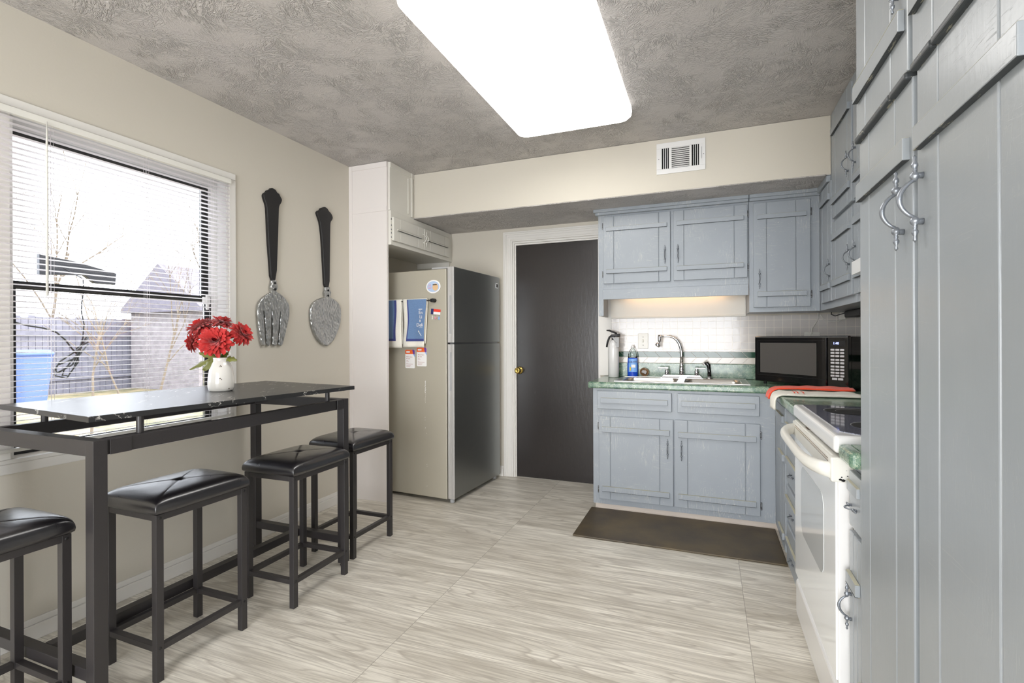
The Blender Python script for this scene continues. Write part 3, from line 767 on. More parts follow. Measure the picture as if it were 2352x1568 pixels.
b.M = Matrix.Translation((-.340, fy, 1.118)) @ Matrix.Rotation(math.radians(38), 4, 'Y'); b.lathe([(0, .012), (.012, .012), (.018, .004), (.019, -.010), (.015, -.013), (0, -.011)], (0, 0, 0), 'Z', 18)
b.build('aerator', M['chrome'], fa)
for sx in (-1, 1):
    hx = -.175 + sx*.102
    b = MB(); b.lathe([(.015, .90), (.015, .93), (.010, .934), (.007, .94), (.007, .946), (0, .947)], (hx, fy, 0), 'Z', 18)
    b.box(hx-.012 if sx > 0 else hx-.012, hx+.012, fy-.011, fy+.011, .944, .956, .004)
    o = b.build('handle', M['chrome'], fa)
    b = MB(); b.box(min(hx+sx*.008, hx+sx*.062), max(hx+sx*.008, hx+sx*.062), fy-.009, fy+.009, .945, .955, .003); b.build('lever', M['acrylic'], o)
sp = root('sink_sprayer', 'black pull-out sink sprayer beside the faucet', 'sprayer', (.012, 3.81, .878))
b = MB(); b.lathe([(.025, .878), (.024, .884), (.013, .892), (.012, .90), (0, .90)], (.012, fy, 0), 'Z', 20); b.build('escutcheon', M['chrome'], sp)
b = MB(); b.tube([(.012, fy, .895), (.011, fy, .93), (.009, fy, .955), (.006, fy, .972), (-.004, fy, .986), (-.02, fy, .985)], [.0135, .0125, .012, .015, .014, .010], 14)
b.build('spray_body', M['black_plastic'], sp)
b = MB(); b.M = Matrix.Translation((-.022, fy, .983)) @ Matrix.Rotation(math.radians(-35), 4, 'Y'); b.cyl((0, 0, -.008), .011, .014); b.build('nozzle', M['chrome'], sp)

fe = root('fire_extinguisher', 'white fire extinguisher with black lever head at the left end of the worktop', 'fire extinguisher', (-.664, 3.80, ZC))
c = (-.664, 3.80, 0)
b = MB(); b.lathe([(.036, ZC), (.040, ZC+.004), (.0405, 1.085), (.039, 1.105), (.033, 1.128), (.024, 1.143), (.014, 1.150), (.012, 1.16), (0, 1.16)], c, 'Z', 32); b.build('cylinder', M['white'], fe)
b = MB(); b.cyl((c[0], c[1], 1.155), .013, .03); b.box(c[0]-.016, c[0]+.035, c[1]-.012, c[1]+.012, 1.178, 1.198, .004)
b.cyl((c[0]+.028, c[1], 1.19), .011, .022, 'X'); b.build('valve', M['matte_black'], fe)
b = MB(); b.tube([(c[0]+.026, c[1], 1.203), (c[0], c[1], 1.214), (c[0]-.03, c[1], 1.226), (c[0]-.052, c[1], 1.228)], [.007, .008, .007, .004], 8); b.build('top_lever', M['matte_black'], fe)
b = MB(); b.tube([(c[0]-.012, c[1], 1.19), (c[0]-.03, c[1], 1.175), (c[0]-.044, c[1], 1.14), (c[0]-.051, c[1], 1.10)], [.006, .008, .0075, .007], 8); b.build('carry_handle', M['matte_black'], fe)
b = MB(); b.prism([(.0, 1.10), (.046, 1.10), (.046, 1.172), (-.006, 1.176), (.012, 1.150), (.030, 1.135)], .004, Matrix(((1, 0, 0, c[0]), (0, 0, 1, c[1]-.03), (0, 1, 0, 0), (0, 0, 0, 1)))); b.box(c[0]+.040, c[0]+.046, c[1]-.03, c[1]+.03, 1.10, 1.175, .001)
b.build('bracket', M['rubber'], fe)

so = root('dish_soap_bottle', 'clear bottle of blue dish soap with a light blue label', 'bottle', (-.532, 3.873, ZC))
def oval(b, prof, c, fy_=.6, n=28):
    m = bmesh.new(); R = []
    for r, z in prof: R.append([m.verts.new((c[0]+r*math.cos(2*PI*i/n), c[1]+fy_*r*math.sin(2*PI*i/n), z)) for i in range(n)])
    for p, q in zip(R, R[1:]):
        for i in range(n): m.faces.new((p[i], p[(i+1) % n], q[(i+1) % n], q[i]))
    m.faces.new(R[0]); m.faces.new(R[-1]); bmesh.ops.recalc_face_normals(m, faces=m.faces[:]); b._add(m, True)
b = MB(); oval(b, [(.036, ZC), (.039, ZC+.004), (.040, .94), (.038, .985), (.036, 1.018)], (-.532, 3.873)); b.build('soap', M['soap'], so)
b = MB(); oval(b, [(.036, 1.0185), (.031, 1.05), (.021, 1.075), (.012, 1.088), (.012, 1.092)], (-.532, 3.873)); b.build('shoulder', M['bottleclear'], so)
b = MB(); b.lathe([(.013, 1.092), (.013, 1.103), (.007, 1.107), (.007, 1.115), (0, 1.117)], (-.532, 3.873, 0), 'Z', 16); b.build('cap', M['acrylic'], so)
def on_oval(a, z, r=.0405): return (-.532 + r*math.sin(a), 3.873 - .6*r*math.cos(a), z)
b = MB(); b.grid(lambda u, v: on_oval((2*u-1)*.85*(1-.0*(v)) + .12, .912 + v*.10 if True else 0, .0406 - .0028*max(0, v-.5)), 10, 6)
lb = b.build('label', M['label_blue'], so)
b = MB(); b.text('DAWN', .021, Matrix.Translation((-.558, 3.873-.0266, .980)) @ Matrix.Rotation(PI/2, 4, 'X') @ Matrix.Rotation(.05, 4, 'Z'), .0006)
b.build('lettering', M['ink_navy'], lb)
b = MB(); b.M = Matrix.Translation((-.546, 3.873-.0258, .936)); b.ball((0, 0, 0), .010, (.5, .15, 1.6)); b.build('yellow_duck_print', M['yellow'], lb)
b = MB(); b.box(-.538, -.508, 3.873-.0262, 3.873-.0252, .945, .968); b.build('white_print', M['paper'], lb)

sh = root('sponge_holder', 'small brown glazed sponge holder lying behind the sink', 'sponge holder', (-.445, 3.866, ZC))
b = MB(Matrix.Translation((-.445, 3.866, ZC+.037)) @ Matrix.Rotation(math.radians(25), 4, 'Y') @ Matrix.Rotation(math.radians(62), 4, 'X'))
b.lathe([(0, -.014), (.020, -.013), (.031, -.004), (.034, .008), (.031, .009), (.027, 0), (.015, -.006), (0, -.007)], (0, 0, 0), 'Z', 28)
b.build('dish', M['clay'], sh)
b = MB(Matrix.Translation((-.445, 3.863, ZC+.039)) @ Matrix.Rotation(math.radians(25), 4, 'Y') @ Matrix.Rotation(math.radians(62), 4, 'X')); b.box(-.018, .018, -.012, .012, -.004, .006, .004); b.build('sponge', M['rubber'], sh)

sw = root('light_switch', 'white toggle light switch on the tile behind the sink', 'light switch', (-.458, 3.916, 1.145))
b = MB(); b.box(-.496, -.421, 3.911, 3.918, 1.088, 1.203, .003); b.build('switch_plate', M['offwhite'], sw)
b = MB(); b.box(-.464, -.453, 3.902, 3.911, 1.136, 1.158, .003); b.build('toggle', M['offwhite'], sw)
b = MB()
for z in (1.114, 1.176): b.cyl((-.458, 3.910, z), .003, -.001, 'Y')
b.build('screw', M['dark'], sw)

ot = root('wall_outlet', 'cream wall outlet half hidden behind the microwave', 'outlet', (.664, 3.914, 1.16))
b = MB(); b.box(.618, .712, 3.911, 3.918, 1.09, 1.206, .003); b.build('outlet_plate', M['offwhite'], ot)
b = MB(); b.box(.645, .672, 3.895, 3.911, 1.162, 1.188, .003); b.build('plug', M['offwhite'], ot)
cb = MB(); cb.tube([(.658, 3.894, 1.19), (.66, 3.893, 1.23), (.685, 3.895, 1.27), (.70, 3.90, 1.30), (.695, 3.89, 1.334)], .003, 8)
cb.build('cord', M['offwhite'], ot)
ad = root('power_adapter', 'white plug adapter with cord hanging under the corner wall cabinet', 'adapter', (.83, 3.88, 1.30))
b = MB(); b.box(.815, .85, 3.86, 3.90, 1.285, 1.334, .004); b.build('adapter_body', M['offwhite'], ad)
b = MB(); b.tube([(.832, 3.865, 1.286), (.81, 3.865, 1.275), (.76, 3.87, 1.272), (.725, 3.88, 1.29), (.705, 3.866, 1.32)], .0025, 6); b.build('cord', M['offwhite'], ad)
ud = root('under_cabinet_radio', 'long black bar light fixed under the right wall cabinets', 'lamp', (.86, 3.5, 1.30))
b = MB(); b.box(.80, .88, 3.33, 3.68, 1.292, 1.334, .008); b.build('housing', M['matte_black'], ud)
b = MB(); b.tube([(.80, 3.66, 1.32), (.76, 3.72, 1.305), (.75, 3.78, 1.318), (.76, 3.82, 1.334)], .003, 6); b.build('cord', M['cable'], ud)
ud.name = 'under_cabinet_lamp'
# warm tube under the valance
tb = root('under_cabinet_light', 'warm tube light hidden behind the valance above the sink', 'light', (-.22, 3.87, 1.53))
b = MB(); b.box(-.60, .14, 3.845, 3.892, 1.525, 1.547, .002); b.build('housing', M['white'], tb)
b = MB(); b.cyl((-.58, 3.852, 1.512), .008, .70, 'X', 12); b.build('tube', M['warm'], tb)

# ---- microwave
mw = root('microwave', 'black countertop microwave with lit clock and grey keypad', 'microwave', (.293, 3.64, ZC), math.atan2(-.46, .425))
Wm, Hm, Dm = .622, .29, .365
B_ = lambda: MB(wm(mw))
b = B_(); b.box(.004, Wm-.002, .022, Dm, .014, .014+Hm-.004, .004); b.build('body', M['black_plastic'], mw)
b = B_(); b.box(0, .498, -.006, .020, .014, .014+Hm, .006, 3); dm = b.build('door', M['black_plastic'], mw)
b = B_(); b.box(.045, .435, -.0075, -.005, .072, .262, .001); b.build('window', M['mw_window'], dm)
b = B_(); b.box(.026, .485, -.0085, -.0055, .055, .0575); b.box(.026, .485, -.0085, -.0055, .276, .278); b.box(.026, .0285, -.0085, -.0055, .055, .278); b.build('door_bezel', M['matte_black'], dm)
b = B_(); b.box(.004, Wm-.004, -.0075, .004, .014+Hm-.010, .014+Hm-.004, .002); b.build('top_strip', M['darksteel'], mw)
b = B_(); b.box(.501, Wm, -.006, .020, .014, .014+Hm, .006, 3); cp = b.build('control_panel', M['black_plastic'], mw)
b = B_(); b.box(.517, .606, -.0072, -.005, .245, .277, .0008); b.build('display', M['matte_black'], cp)
b = B_(); b.text('1:40', .020, wm(mw) .inverted() @ wm(mw) @ Matrix.Translation((.536, -.0076, .256)) @ Matrix.Rotation(PI/2, 4, 'X'), .0004); b.build('clock_digits', M['display'], cp)
for r_ in range(9):
    zr = .226 - r_*.0172 - (.004 if r_ > 2 else 0) - (.003 if r_ > 4 else 0)
    for k in range(3):
        b = B_(); x0 = .522 + k*.0275; b.box(x0, x0+.023, -.0095, -.0055, zr-.0055, zr+.0055, .002); b.build('button', M['button'], cp)
for k in range(2):
    b = B_(); x0 = .530 + k*.034; b.box(x0, x0+.030, -.0095, -.0055, .0585, .071, .002); b.build('button', M['button'], cp)
for x, y in ((.05, .03), (.57, .03), (.05, .33), (.57, .33)):
    b = B_(); b.cyl((x, y, 0), .010, .015, bev=.002); b.build('foot', M['matte_black'], mw)

# ---- towels on the counter corner
def cloth(name, path, wfun, cfun, th, mat, parent=None, seed=0, nz=26, amp=.004):
    """flat closed section swept along a path in XZ; wfun/cfun give half width and centre in Y"""
    rnd = random.Random(seed); ph = [rnd.uniform(0, 6) for _ in range(6)]
    P = [Vector((x, 0, z)) for x, z in path]; cum = [0]
    for a, d in zip(P, P[1:]): cum.append(cum[-1] + (d-a).length)
    def at(s):
        s *= cum[-1]
        for i in range(len(P)-1):
            if s <= cum[i+1] + 1e-9:
                t = (s-cum[i])/max(1e-9, cum[i+1]-cum[i]); return P[i].lerp(P[i+1], t), (P[i+1]-P[i]).normalized()
        return P[-1], (P[-1]-P[-2]).normalized()
    def fn(u, v):
        p, d = at(v); nrm = Vector((d.z, 0, -d.x)); nrm = nrm if nrm.z > 0 or (abs(nrm.z) < .2 and nrm.x < 0) else -nrm
        a = 2*PI*u; cx, sx = math.cos(a), math.sin(a)
        yy = (abs(cx)**.55)*(1 if cx > 0 else -1)*wfun(v); t = (abs(sx)**.6)*(1 if sx > 0 else -1)
        wr = amp*(math.sin(26*v+ph[0]+yy*20)*.5 + math.sin(60*yy+ph[1]+7*v)*.6) if sx > 0 else 0
        q = p + nrm*(th/2*(1+t) + wr*max(0, sx)); return (q.x + .004*math.sin(yy*50+ph[2])*(v**3), cfun(v) + yy + .006*math.sin(9*v+ph[3]), q.z)
    b = MB(); b.grid(fn, nz, 30, closed_u=True)
    m = bmesh.new(); m.free()
    return b
def closed(b):
    bmesh.ops.holes_fill(b.bm, edges=[e for e in b.bm.edges if e.is_boundary], sides=0); return b
rt = root('dish_towel', 'folded orange-red dish towel on the worktop corner in front of the microwave', 'towel', (.5, 3.02, ZC))
cl = cloth('c', [(.70, ZC+.0165), (.55, ZC+.0175), (.42, ZC+.018), (.345, ZC+.016), (.322, ZC-.002), (.315, .838)], lambda v: .075+.012*math.sin(5*v) - .035*max(0, v-.75), lambda v: 3.075 - .0*v - .06*max(0, v-.6), .013, None, seed=3)
closed(cl).build('cloth', M['towel_red'], rt)
wt2 = root('dish_towel', 'folded white dish towel with red stripes, draped over the worktop edge', 'towel', (.5, 2.9, ZC))
cl = cloth('c', [(.69, ZC+.0005), (.55, ZC+.0005), (.42, ZC+.0005), (.342, ZC+.0005), (.3255, ZC-.012), (.321, .845), (.319, .805)], lambda v: .098 + .006*math.sin(6*v) - .055*max(0, v-.7), lambda v: 2.925 - .02*v - .02*max(0, v-.7), .0155, None, seed=5)
cw = closed(cl).build('cloth', M['towel_white'], wt2)
b = MB()
for k, xx in enumerate((.405, .42, .445)):
    b.tube([(xx, 2.835, ZC+.0195), (xx+.002, 2.88, ZC+.0205), (xx+.004, 2.95, ZC+.0185)], .0028, 6, flat=.4)
b.build('stripe', M['towel_red'], cw)

# ================================================================== STOVE
st = root('electric_range', 'white freestanding electric range with black speckled ceramic cooktop', 'stove', (.68, 1.995, 0))
Y0, Y1 = 1.636, 2.354
b = MB(); b.box(.378, XR-.016, Y0+.002, Y1-.002, .03, .842, .004); b.build('body', M['white'], st)
b = MB(); b.box(.33, XR-.016, Y0-.001, Y1+.001, .8425, .893, .012, 4); ck = b.build('cooktop', M['white'], st)
b = MB(); b.prism([(.36, Y1-.022), (.36, Y0+.075), (.40, Y0+.028), (.97, Y0+.028), (.97, Y1-.022)], .0025, Matrix.Translation((0, 0, .8925))); gl = b.build('glass', M['speckle'], ck)
for x, y, r in ((.50, 2.165, .095), (.50, 1.83, .085), (.81, 2.165, .08), (.81, 1.83, .10)):
    b = MB(); b.cyl((x, y, .8948), r, .0008, n=40); o = b.build('burner', M['dark'], gl)
    b = MB(); b.lathe([(r-.002, .8957), (r, .8961)], (x, y, 0), 'Z', 48, cap=False); b.lathe([(r*.6, .8958), (r*.6+.001, .8960)], (x, y, 0), 'Z', 48, cap=False); b.build('ring', M['rubber'], o)
b = MB(); b.box(.96, XR-.016, Y0, Y1, .893, 1.06, .008); b.build('backguard', M['white'], st)
b = MB(); b.box(.34, .378, Y0+.004, Y1-.004, .192, .822, .004); od = b.build('oven_door', M['white'], st)
b = MB(); b.box(.335, .341, Y0+.01, Y1-.006, .20, .765, .002); og = b.build('door_glass', M['ovenglass'], od)
b = MB(); b.prism(rr(1.80, 2.20, .42, .68, .05), .0012, Matrix(((0, 0, -1, .3352), (1, 0, 0, 0), (0, 1, 0, 0), (0, 0, 0, 1)))); b.build('window', M['ovenwin'], og)
b = MB(); b.box(.327, .345, Y0+.03, Y1-.004, .768, .826, .004); b.box(.334, .377, Y0+.03, Y1-.004, .818, .830, .003); tp = b.build('top_trim', M['offwhite'], od)
b = MB()
for z in (.808, .815): b.box(.3262, .328, Y0+.06, Y1-.06, z, z+.002)
b.box(.342, .36, 2.10, 2.16, .8295, .8306); b.build('vent_slot', M['clay'], tp)
b = MB(); b.box(.322, .379, Y0-.002, Y0+.032, .762, .832, .005); ec = b.build('end_cap', M['offwhite'], od)
b = MB()
for x, z, r in ((.345, .771, .004), (.352, .769, .005), (.348, .778, .002), (.362, .782, .002), (.36, .797, .001)): b.ball((x, Y0-.0022, z), r, (1.2, .2, .8), 1)
b.build('chipped_spot', M['dark'], ec)
b = MB(); pts = []
for i in range(25):
    t = i/24; y = Y1-.02 - t*(Y1-.02-Y0-.014); e = abs(2*t-1)
    pts.append((.33 - .055*(1-e**5)**.9 if e < 1 else .33, y, .795 - .004*t))
b.tube(pts, [.014 + .006*abs(2*i/24-1)**3 for i in range(25)], 12, flat=1.15)
b.box(.322, .338, Y1-.045, Y1-.005, .775, .815, .008, 3)
b.build('handle', M['offwhite'], od)
b = MB(); b.box(.336, .378, Y0+.006, Y1-.004, .03, .180, .014, 4); b.build('storage_drawer', M['white'], st)
b = MB(); b.box(.345, .379, Y0+.01, Y1-.008, .181, .191); b.build('drawer_gap_trim', M['steel'], st)
for x, y in ((.42, Y0+.05), (.42, Y1-.05), (.95, Y0+.05), (.95, Y1-.05)):
    b = MB(); b.cyl((x, y, 0), .018, .031); b.build('foot', M['matte_black'], st)

# floor mat
fm = MB(); fm.box(-.748, .378, 2.874, 3.392, .0005, .011, .004)
tag(fm.build('floor_mat', M['mat']), 'dark brown rubber anti-fatigue mat on the floor before the sink cabinet', 'mat')

# ================================================================== CEILING LIGHT, VENT
cl_ = root('ceiling_light', 'large lit white rounded rectangular ceiling light', 'ceiling light', (-.715, 2.16, 2.44))
X0, X1, Ya, Yb = -1.052, -.378, 1.50, 2.822
b = MB(); L = []
for ins, z in ((.012, 2.4385), (.002, 2.425), (0, 2.405), (.004, 2.385), (.018, 2.368), (.04, 2.358), (.09, 2.354)):
    L.append([(x, y, z) for x, y in rr(X0+ins, X1-ins, Ya+ins, Yb-ins, max(.055-ins*.2, .02), 8)])
loft(b, L[3:]); b.build('diffuser', M['lens'], cl_)
b = MB(); loft(b, L[:4], False); b.build('diffuser_rim', M['lens_side'], cl_)
b = MB(); b.box(X0+.05, X1-.05, Ya+.05, Yb-.05, 2.428, 2.4395); b.build('base_pan', M['white'], cl_)

av = root('air_vent', 'white metal air register on the soffit face', 'air vent', (-.155, 3.31, 2.31))
x0, x1, z0, z1, y = -.300, -.008, 2.213, 2.410, 3.3195
def inv_frame(b):
    y0, y1 = y-.006, y-.001
    cols = [(x0, x0+.033), (x0+.079, x0+.093), (x0+.198, x0+.213), (x0+.256, x1)]
    b.box(x0, x1, y0, y1, z0, z0+.032, .001); b.box(x0, x1, y0, y1, z1-.034, z1, .001)
    for a, c_ in cols: b.box(a, c_, y0, y1, z0+.032, z1-.034)
b = MB(); inv_frame(b); b.build('frame', M['white'], av)
b = MB(); b.box(x0+.02, x1-.02, y-.001, y-.0002, z0+.02, z1-.02); b.build('duct_opening', M['dark'], av)
b = MB()
for k in range(11):
    zz = z0+.034 + k*.0122
    b.M = Matrix.Translation((x0+.1455, y-.003, zz+.004)) @ Matrix.Rotation(math.radians(-35), 4, 'X'); b.box(-.053, .053, -.0045, .0045, -.0011, .0011)
b.M = Matrix.Identity(4)
for base in (x0+.033, x0+.213):
    for k in range(4):
        b.box(base+.0085+k*.0113, base+.0085+k*.0113+.0048, y-.005, y-.001, z0+.032, z1-.034)
b.build('louvres', M['white'], av)
b = MB(); b.box(x1-.024, x1-.0225, y-.012, y-.005, z0+.07, z1-.055); b.build('lever', M['darksteel'], av)
b = MB(); b.cyl((x0+.014, y-.006, 2.31), .003, -.001, 'Y'); b.cyl((x1-.010, y-.006, 2.31), .003, -.001, 'Y'); b.build('screw', M['darksteel'], av)
# ================================================================== WALL FORK AND SPOON
FORK_HANDLE = [(2.277, 2.084), (2.3, 2.079), (2.309, 2.065), (2.327, 2.062), (2.334, 2.048), (2.349, 2.032), (2.342, 2.01), (2.327, 1.989), (2.323, 1.964), (2.316, 1.786), (2.303, 1.526), (2.264, 1.522), (2.255, 1.641), (2.243, 1.772), (2.236, 1.943), (2.23, 1.975), (2.218, 1.998), (2.21, 2.022), (2.218, 2.038), (2.234, 2.049), (2.238, 2.06), (2.259, 2.069), (2.265, 2.079)]
FORK_HEAD = [(2.264, 1.527), (2.303, 1.531), (2.302, 1.509), (2.313, 1.49), (2.306, 1.469), (2.297, 1.462), (2.331, 1.448), (2.37, 1.423), (2.396, 1.39), (2.403, 1.349), (2.396, 1.3), (2.378, 1.237), (2.347, 1.14), (2.334, 1.127), (2.317, 1.134), (2.314, 1.154), (2.336, 1.342), (2.327, 1.342), (2.306, 1.155), (2.302, 1.136), (2.287, 1.128), (2.272, 1.138), (2.271, 1.155), (2.269, 1.341), (2.261, 1.34), (2.257, 1.148), (2.244, 1.127), (2.23, 1.139), (2.226, 1.155), (2.211, 1.338), (2.201, 1.337), (2.217, 1.149), (2.218, 1.135), (2.206, 1.128), (2.193, 1.139), (2.183, 1.182), (2.168, 1.272), (2.162, 1.35), (2.172, 1.386), (2.199, 1.417), (2.235, 1.44), (2.256, 1.451), (2.262, 1.459), (2.254, 1.485), (2.264, 1.506)]
SPOON_HANDLE = [(2.72, 2.079), (2.743, 2.072), (2.754, 2.059), (2.776, 2.049), (2.796, 2.026), (2.792, 2.006), (2.773, 1.986), (2.77, 1.947), (2.765, 1.714), (2.761, 1.525), (2.715, 1.521), (2.708, 1.63), (2.692, 1.855), (2.676, 1.958), (2.663, 1.985), (2.648, 2.012), (2.645, 2.024), (2.655, 2.036), (2.674, 2.044), (2.685, 2.062), (2.7, 2.068)]
SPOON_NECK = [(2.715, 1.526), (2.761, 1.53), (2.762, 1.51), (2.774, 1.495), (2.767, 1.471), (2.758, 1.455), (2.707, 1.452), (2.715, 1.467), (2.705, 1.489), (2.713, 1.505)]
SPOON_BOWL = [(2.708, 1.457), (2.758, 1.461), (2.811, 1.447), (2.857, 1.419), (2.877, 1.373), (2.87, 1.285), (2.832, 1.205), (2.787, 1.151), (2.743, 1.124), (2.722, 1.123), (2.679, 1.136), (2.628, 1.182), (2.588, 1.255), (2.577, 1.328), (2.584, 1.387), (2.609, 1.418), (2.66, 1.444)]
PYZ = lambda x: Matrix(((0, 0, 1, x), (1, 0, 0, 0), (0, 1, 0, 0), (0, 0, 0, 1)))
def smooth_poly(P, it=2):
    for _ in range(it):
        Q = []
        for i in range(len(P)):
            a, c = P[i], P[(i+1) % len(P)]; Q += [(a[0]*.75+c[0]*.25, a[1]*.75+c[1]*.25), (a[0]*.25+c[0]*.75, a[1]*.25+c[1]*.75)]
        P = Q
    return P
def rivets(parent, pts, x):
    for y, z in pts:
        b = MB(); b.ball((x, y, z), .0075, (.5, 1, 1), 2); b.build('rivet', M['dark'], parent)
fk = root('wall_fork', 'giant decorative fork with black handle and hammered metal tines on the wall', 'wall decoration', (XL, 2.287, 1.6))
b = MB(); b.prism(smooth_poly(FORK_HANDLE, 1), .020, PYZ(XL+.001), bev=.004); b.build('handle', M['matte_black'], fk)
b = MB(); b.prism(smooth_poly(FORK_HEAD, 1), .016, PYZ(XL+.008), bev=.005); fh_ = b.build('head', M['hammered'], fk)
rivets(fh_, ((2.285, 1.51), (2.287, 1.472)), XL+.026)
sn = root('wall_spoon', 'giant decorative spoon with black handle and hammered metal bowl on the wall', 'wall decoration', (XL, 2.735, 1.6))
b = MB(); b.prism(smooth_poly(SPOON_HANDLE, 1), .020, PYZ(XL+.001), bev=.004); b.build('handle', M['matte_black'], sn)
b = MB(); b.prism(SPOON_NECK, .014, PYZ(XL+.009), bev=.003)
cy_ = sum(p[0] for p in SPOON_BOWL)/len(SPOON_BOWL); cz_ = sum(p[1] for p in SPOON_BOWL)/len(SPOON_BOWL)
SB = smooth_poly(SPOON_BOWL)
L = []
for s_, x in ((.98, .003), (1.0, .010), (1.0, .020), (.965, .024), (.93, .023), (.80, .017), (.6, .011), (.35, .007), (.1, .006)):
    L.append([(XL+x, cy_+(y-cy_)*s_, cz_+(z-cz_)*s_) for y, z in SB])
loft(b, L, True, True, True)
sh_ = b.build('head', M['hammered'], sn)
rivets(sh_, ((2.741, 1.506), (2.741, 1.470)), XL+.025)

# ================================================================== BAR TABLE
tb_ = root('bar_table', 'narrow counter-height table with black marbled top on a black metal frame', 'table', (-2.07, 1.52, 0))
b = MB()
corners = [(-1.765, .947), (-1.650, 2.040), (-2.335, 2.125), (-2.421, 1.017)]
b.prism(corners[::1], .018, Matrix.Translation((0, 0, .917)), bev=.001); b.build('tabletop', M['tabletop'], tb_)
tx0, tx1, ty0, ty1 = -2.388, -1.741, .946, 2.105
for x in (tx0, tx1-.040):
    for y in (ty0, ty1-.040):
        b = MB(); b.box(x, x+.040, y, y+.040, .016, .862, .0015); lg = b.build('leg', M['black_metal'], tb_)
        b = MB(); b.cyl((x+.02, y+.02, 0), .017, .008, bev=.002); b.cyl((x+.02, y+.02, .008), .006, .012); b.build('levelling_foot', M['matte_black'], lg)
for x in (tx0+.004, tx1-.036): 
    b = MB(); b.box(x, x+.032, ty0+.040, ty1-.040, .812, .860, .0015); b.build('side_rail', M['black_metal'], tb_)
for y in (ty0+.001, ty1-.039):
    b = MB(); b.box(tx0+.040, tx1-.040, y, y+.038, .812, .8615, .0015); b.build('end_rail', M['black_metal'], tb_)
    b = MB(); b.box(tx0+.040, tx1-.040, y+.001, y+.037, .118, .156, .0015); b.build('lower_end_rail', M['black_metal'], tb_)
b = MB(); b.box(-2.075, -2.037, ty0+.039, ty1-.039, .118, .156, .0015); b.build('footrest_bar', M['black_metal'], tb_)
for x, y in ((-1.772, 1.10), (-1.772, 1.985), (-2.357, 1.12), (-2.310, 1.985)):
    b = MB(); b.cyl((x, y, .860), .011, .0575, n=16); b.build('standoff', M['black_metal'], tb_)
for y0_, y1_ in ((.992, 1.055), (2.02, 2.062)):
    b = MB(); b.box(tx1-.0005, tx1+.0015, y0_, y1_, .812, .8595, .001); b.build('bracket_plate', M['black_metal'], tb_)

# ================================================================== STOOLS
SW, SD = .285, .355
def make_stool():
    r = root('bar_stool', '', 'stool', (0, 0, 0), 0, 'backless bar stools around the narrow table')
    lo, hi = .0, 0
    for x in (0, SW-.025):
        for y in (0, SD-.025):
            b = MB(); b.box(x, x+.025, y, y+.025, 0, .572, .001); l = b.build('leg', M['black_metal'], r)
            if x > 0:
                b = MB()
                for z in (.560, .115): b.lathe([(.0055, 0), (.005, .0015), (.002, .002), (0, .001)], (x+.0248, y+.0125, z), 'X', 10)
                b.build('bolt', M['matte_black'], l)
    for nm, z0, z1 in (('seat_frame', .550, .573), ('footrest', .103, .124)):
        b = MB()
        for x in (.001, SW-.024): b.box(x, x+.023, .025, SD-.025, z0, z1, .001)
        for y in (.001, SD-.024): b.box(.025, SW-.025, y, y+.023, z0, z1, .001)
        b.build(nm, M['black_metal'], r)
    b = MB(); N = 56; cx, cy = SW/2, SD/2; hx, hy = SW/2+.012, SD/2+.012
    def top(u, v):
        s, t = 2*u-1, 2*v-1
        # ease parameters so that the rounded shoulder gets more cells
        f = lambda q: math.copysign(1-(1-abs(q))**1.25, q)
        S, Tt = f(s), f(t)
        e = max(0, 1-abs(S)**7)*max(0, 1-abs(Tt)**7)
        z = .600 + .032*e**.42 + .006*(1-S*S)*(1-Tt*Tt)
        d = abs(abs(S)-abs(Tt))
        z -= .0017*math.exp(-(d/.016)**2)*min(1, e*2)
        rr_ = math.hypot(S*hx, Tt*hy); z -= .009*math.exp(-(rr_/.016)**2)
        pin = 1-.035*(abs(S)**4)*(abs(Tt)**4)
        return (cx+hx*S*pin, cy+hy*Tt*pin, z)
    b.grid(top, N, N)
    # side skirt
    ring = [(i/N, 0) for i in range(N)] + [(1, i/N) for i in range(N)] + [(1-i/N, 1) for i in range(N)] + [(0, 1-i/N) for i in range(N)]
    P = [top(*q) for q in ring]
    loft(b, [P, [(cx+(x-cx)*1.01, cy+(y-cy)*1.01, .588) for x, y, z in P], [(cx+(x-cx)*1.0, cy+(y-cy)*1.0, .578) for x, y, z in P], [(cx+(x-cx)*.955, cy+(y-cy)*.965, .5735) for x, y, z in P]], True, True)
    bmesh.ops.remove_doubles(b.bm, verts=b.bm.verts[:], dist=.0002)
    for f in b.bm.faces: f.smooth = True
    c = b.build('seat_cushion', M['leather'], r)
    b = MB(); b.ball((cx, cy, .6275), .010, (1, 1, .4), 2); b.build('button', M['leather'], c)
    return r
stool = make_stool()
def seats(x1, y0): return (x1-SW, y0, 0)
spots = [((-1.745, 1.137), 'black padded bar stool second from the camera, in front of the near table leg', -.01),
         ((-1.672, 1.660), 'black padded bar stool third from the camera, in front of the far table leg', .012),
         ((-1.752, 2.152), 'black padded bar stool farthest from the camera, against the white partition side', 0.0),
         ((-1.838, .585), 'black padded bar stool nearest the camera, cut off by the left edge', 0.0)]
for i, ((x, y), lab, rz) in enumerate(spots):
    o = stool if i == 0 else copy_tree(stool)
    o.location = seats(x, y); o.rotation_euler = (0, 0, rz); o['label'] = lab

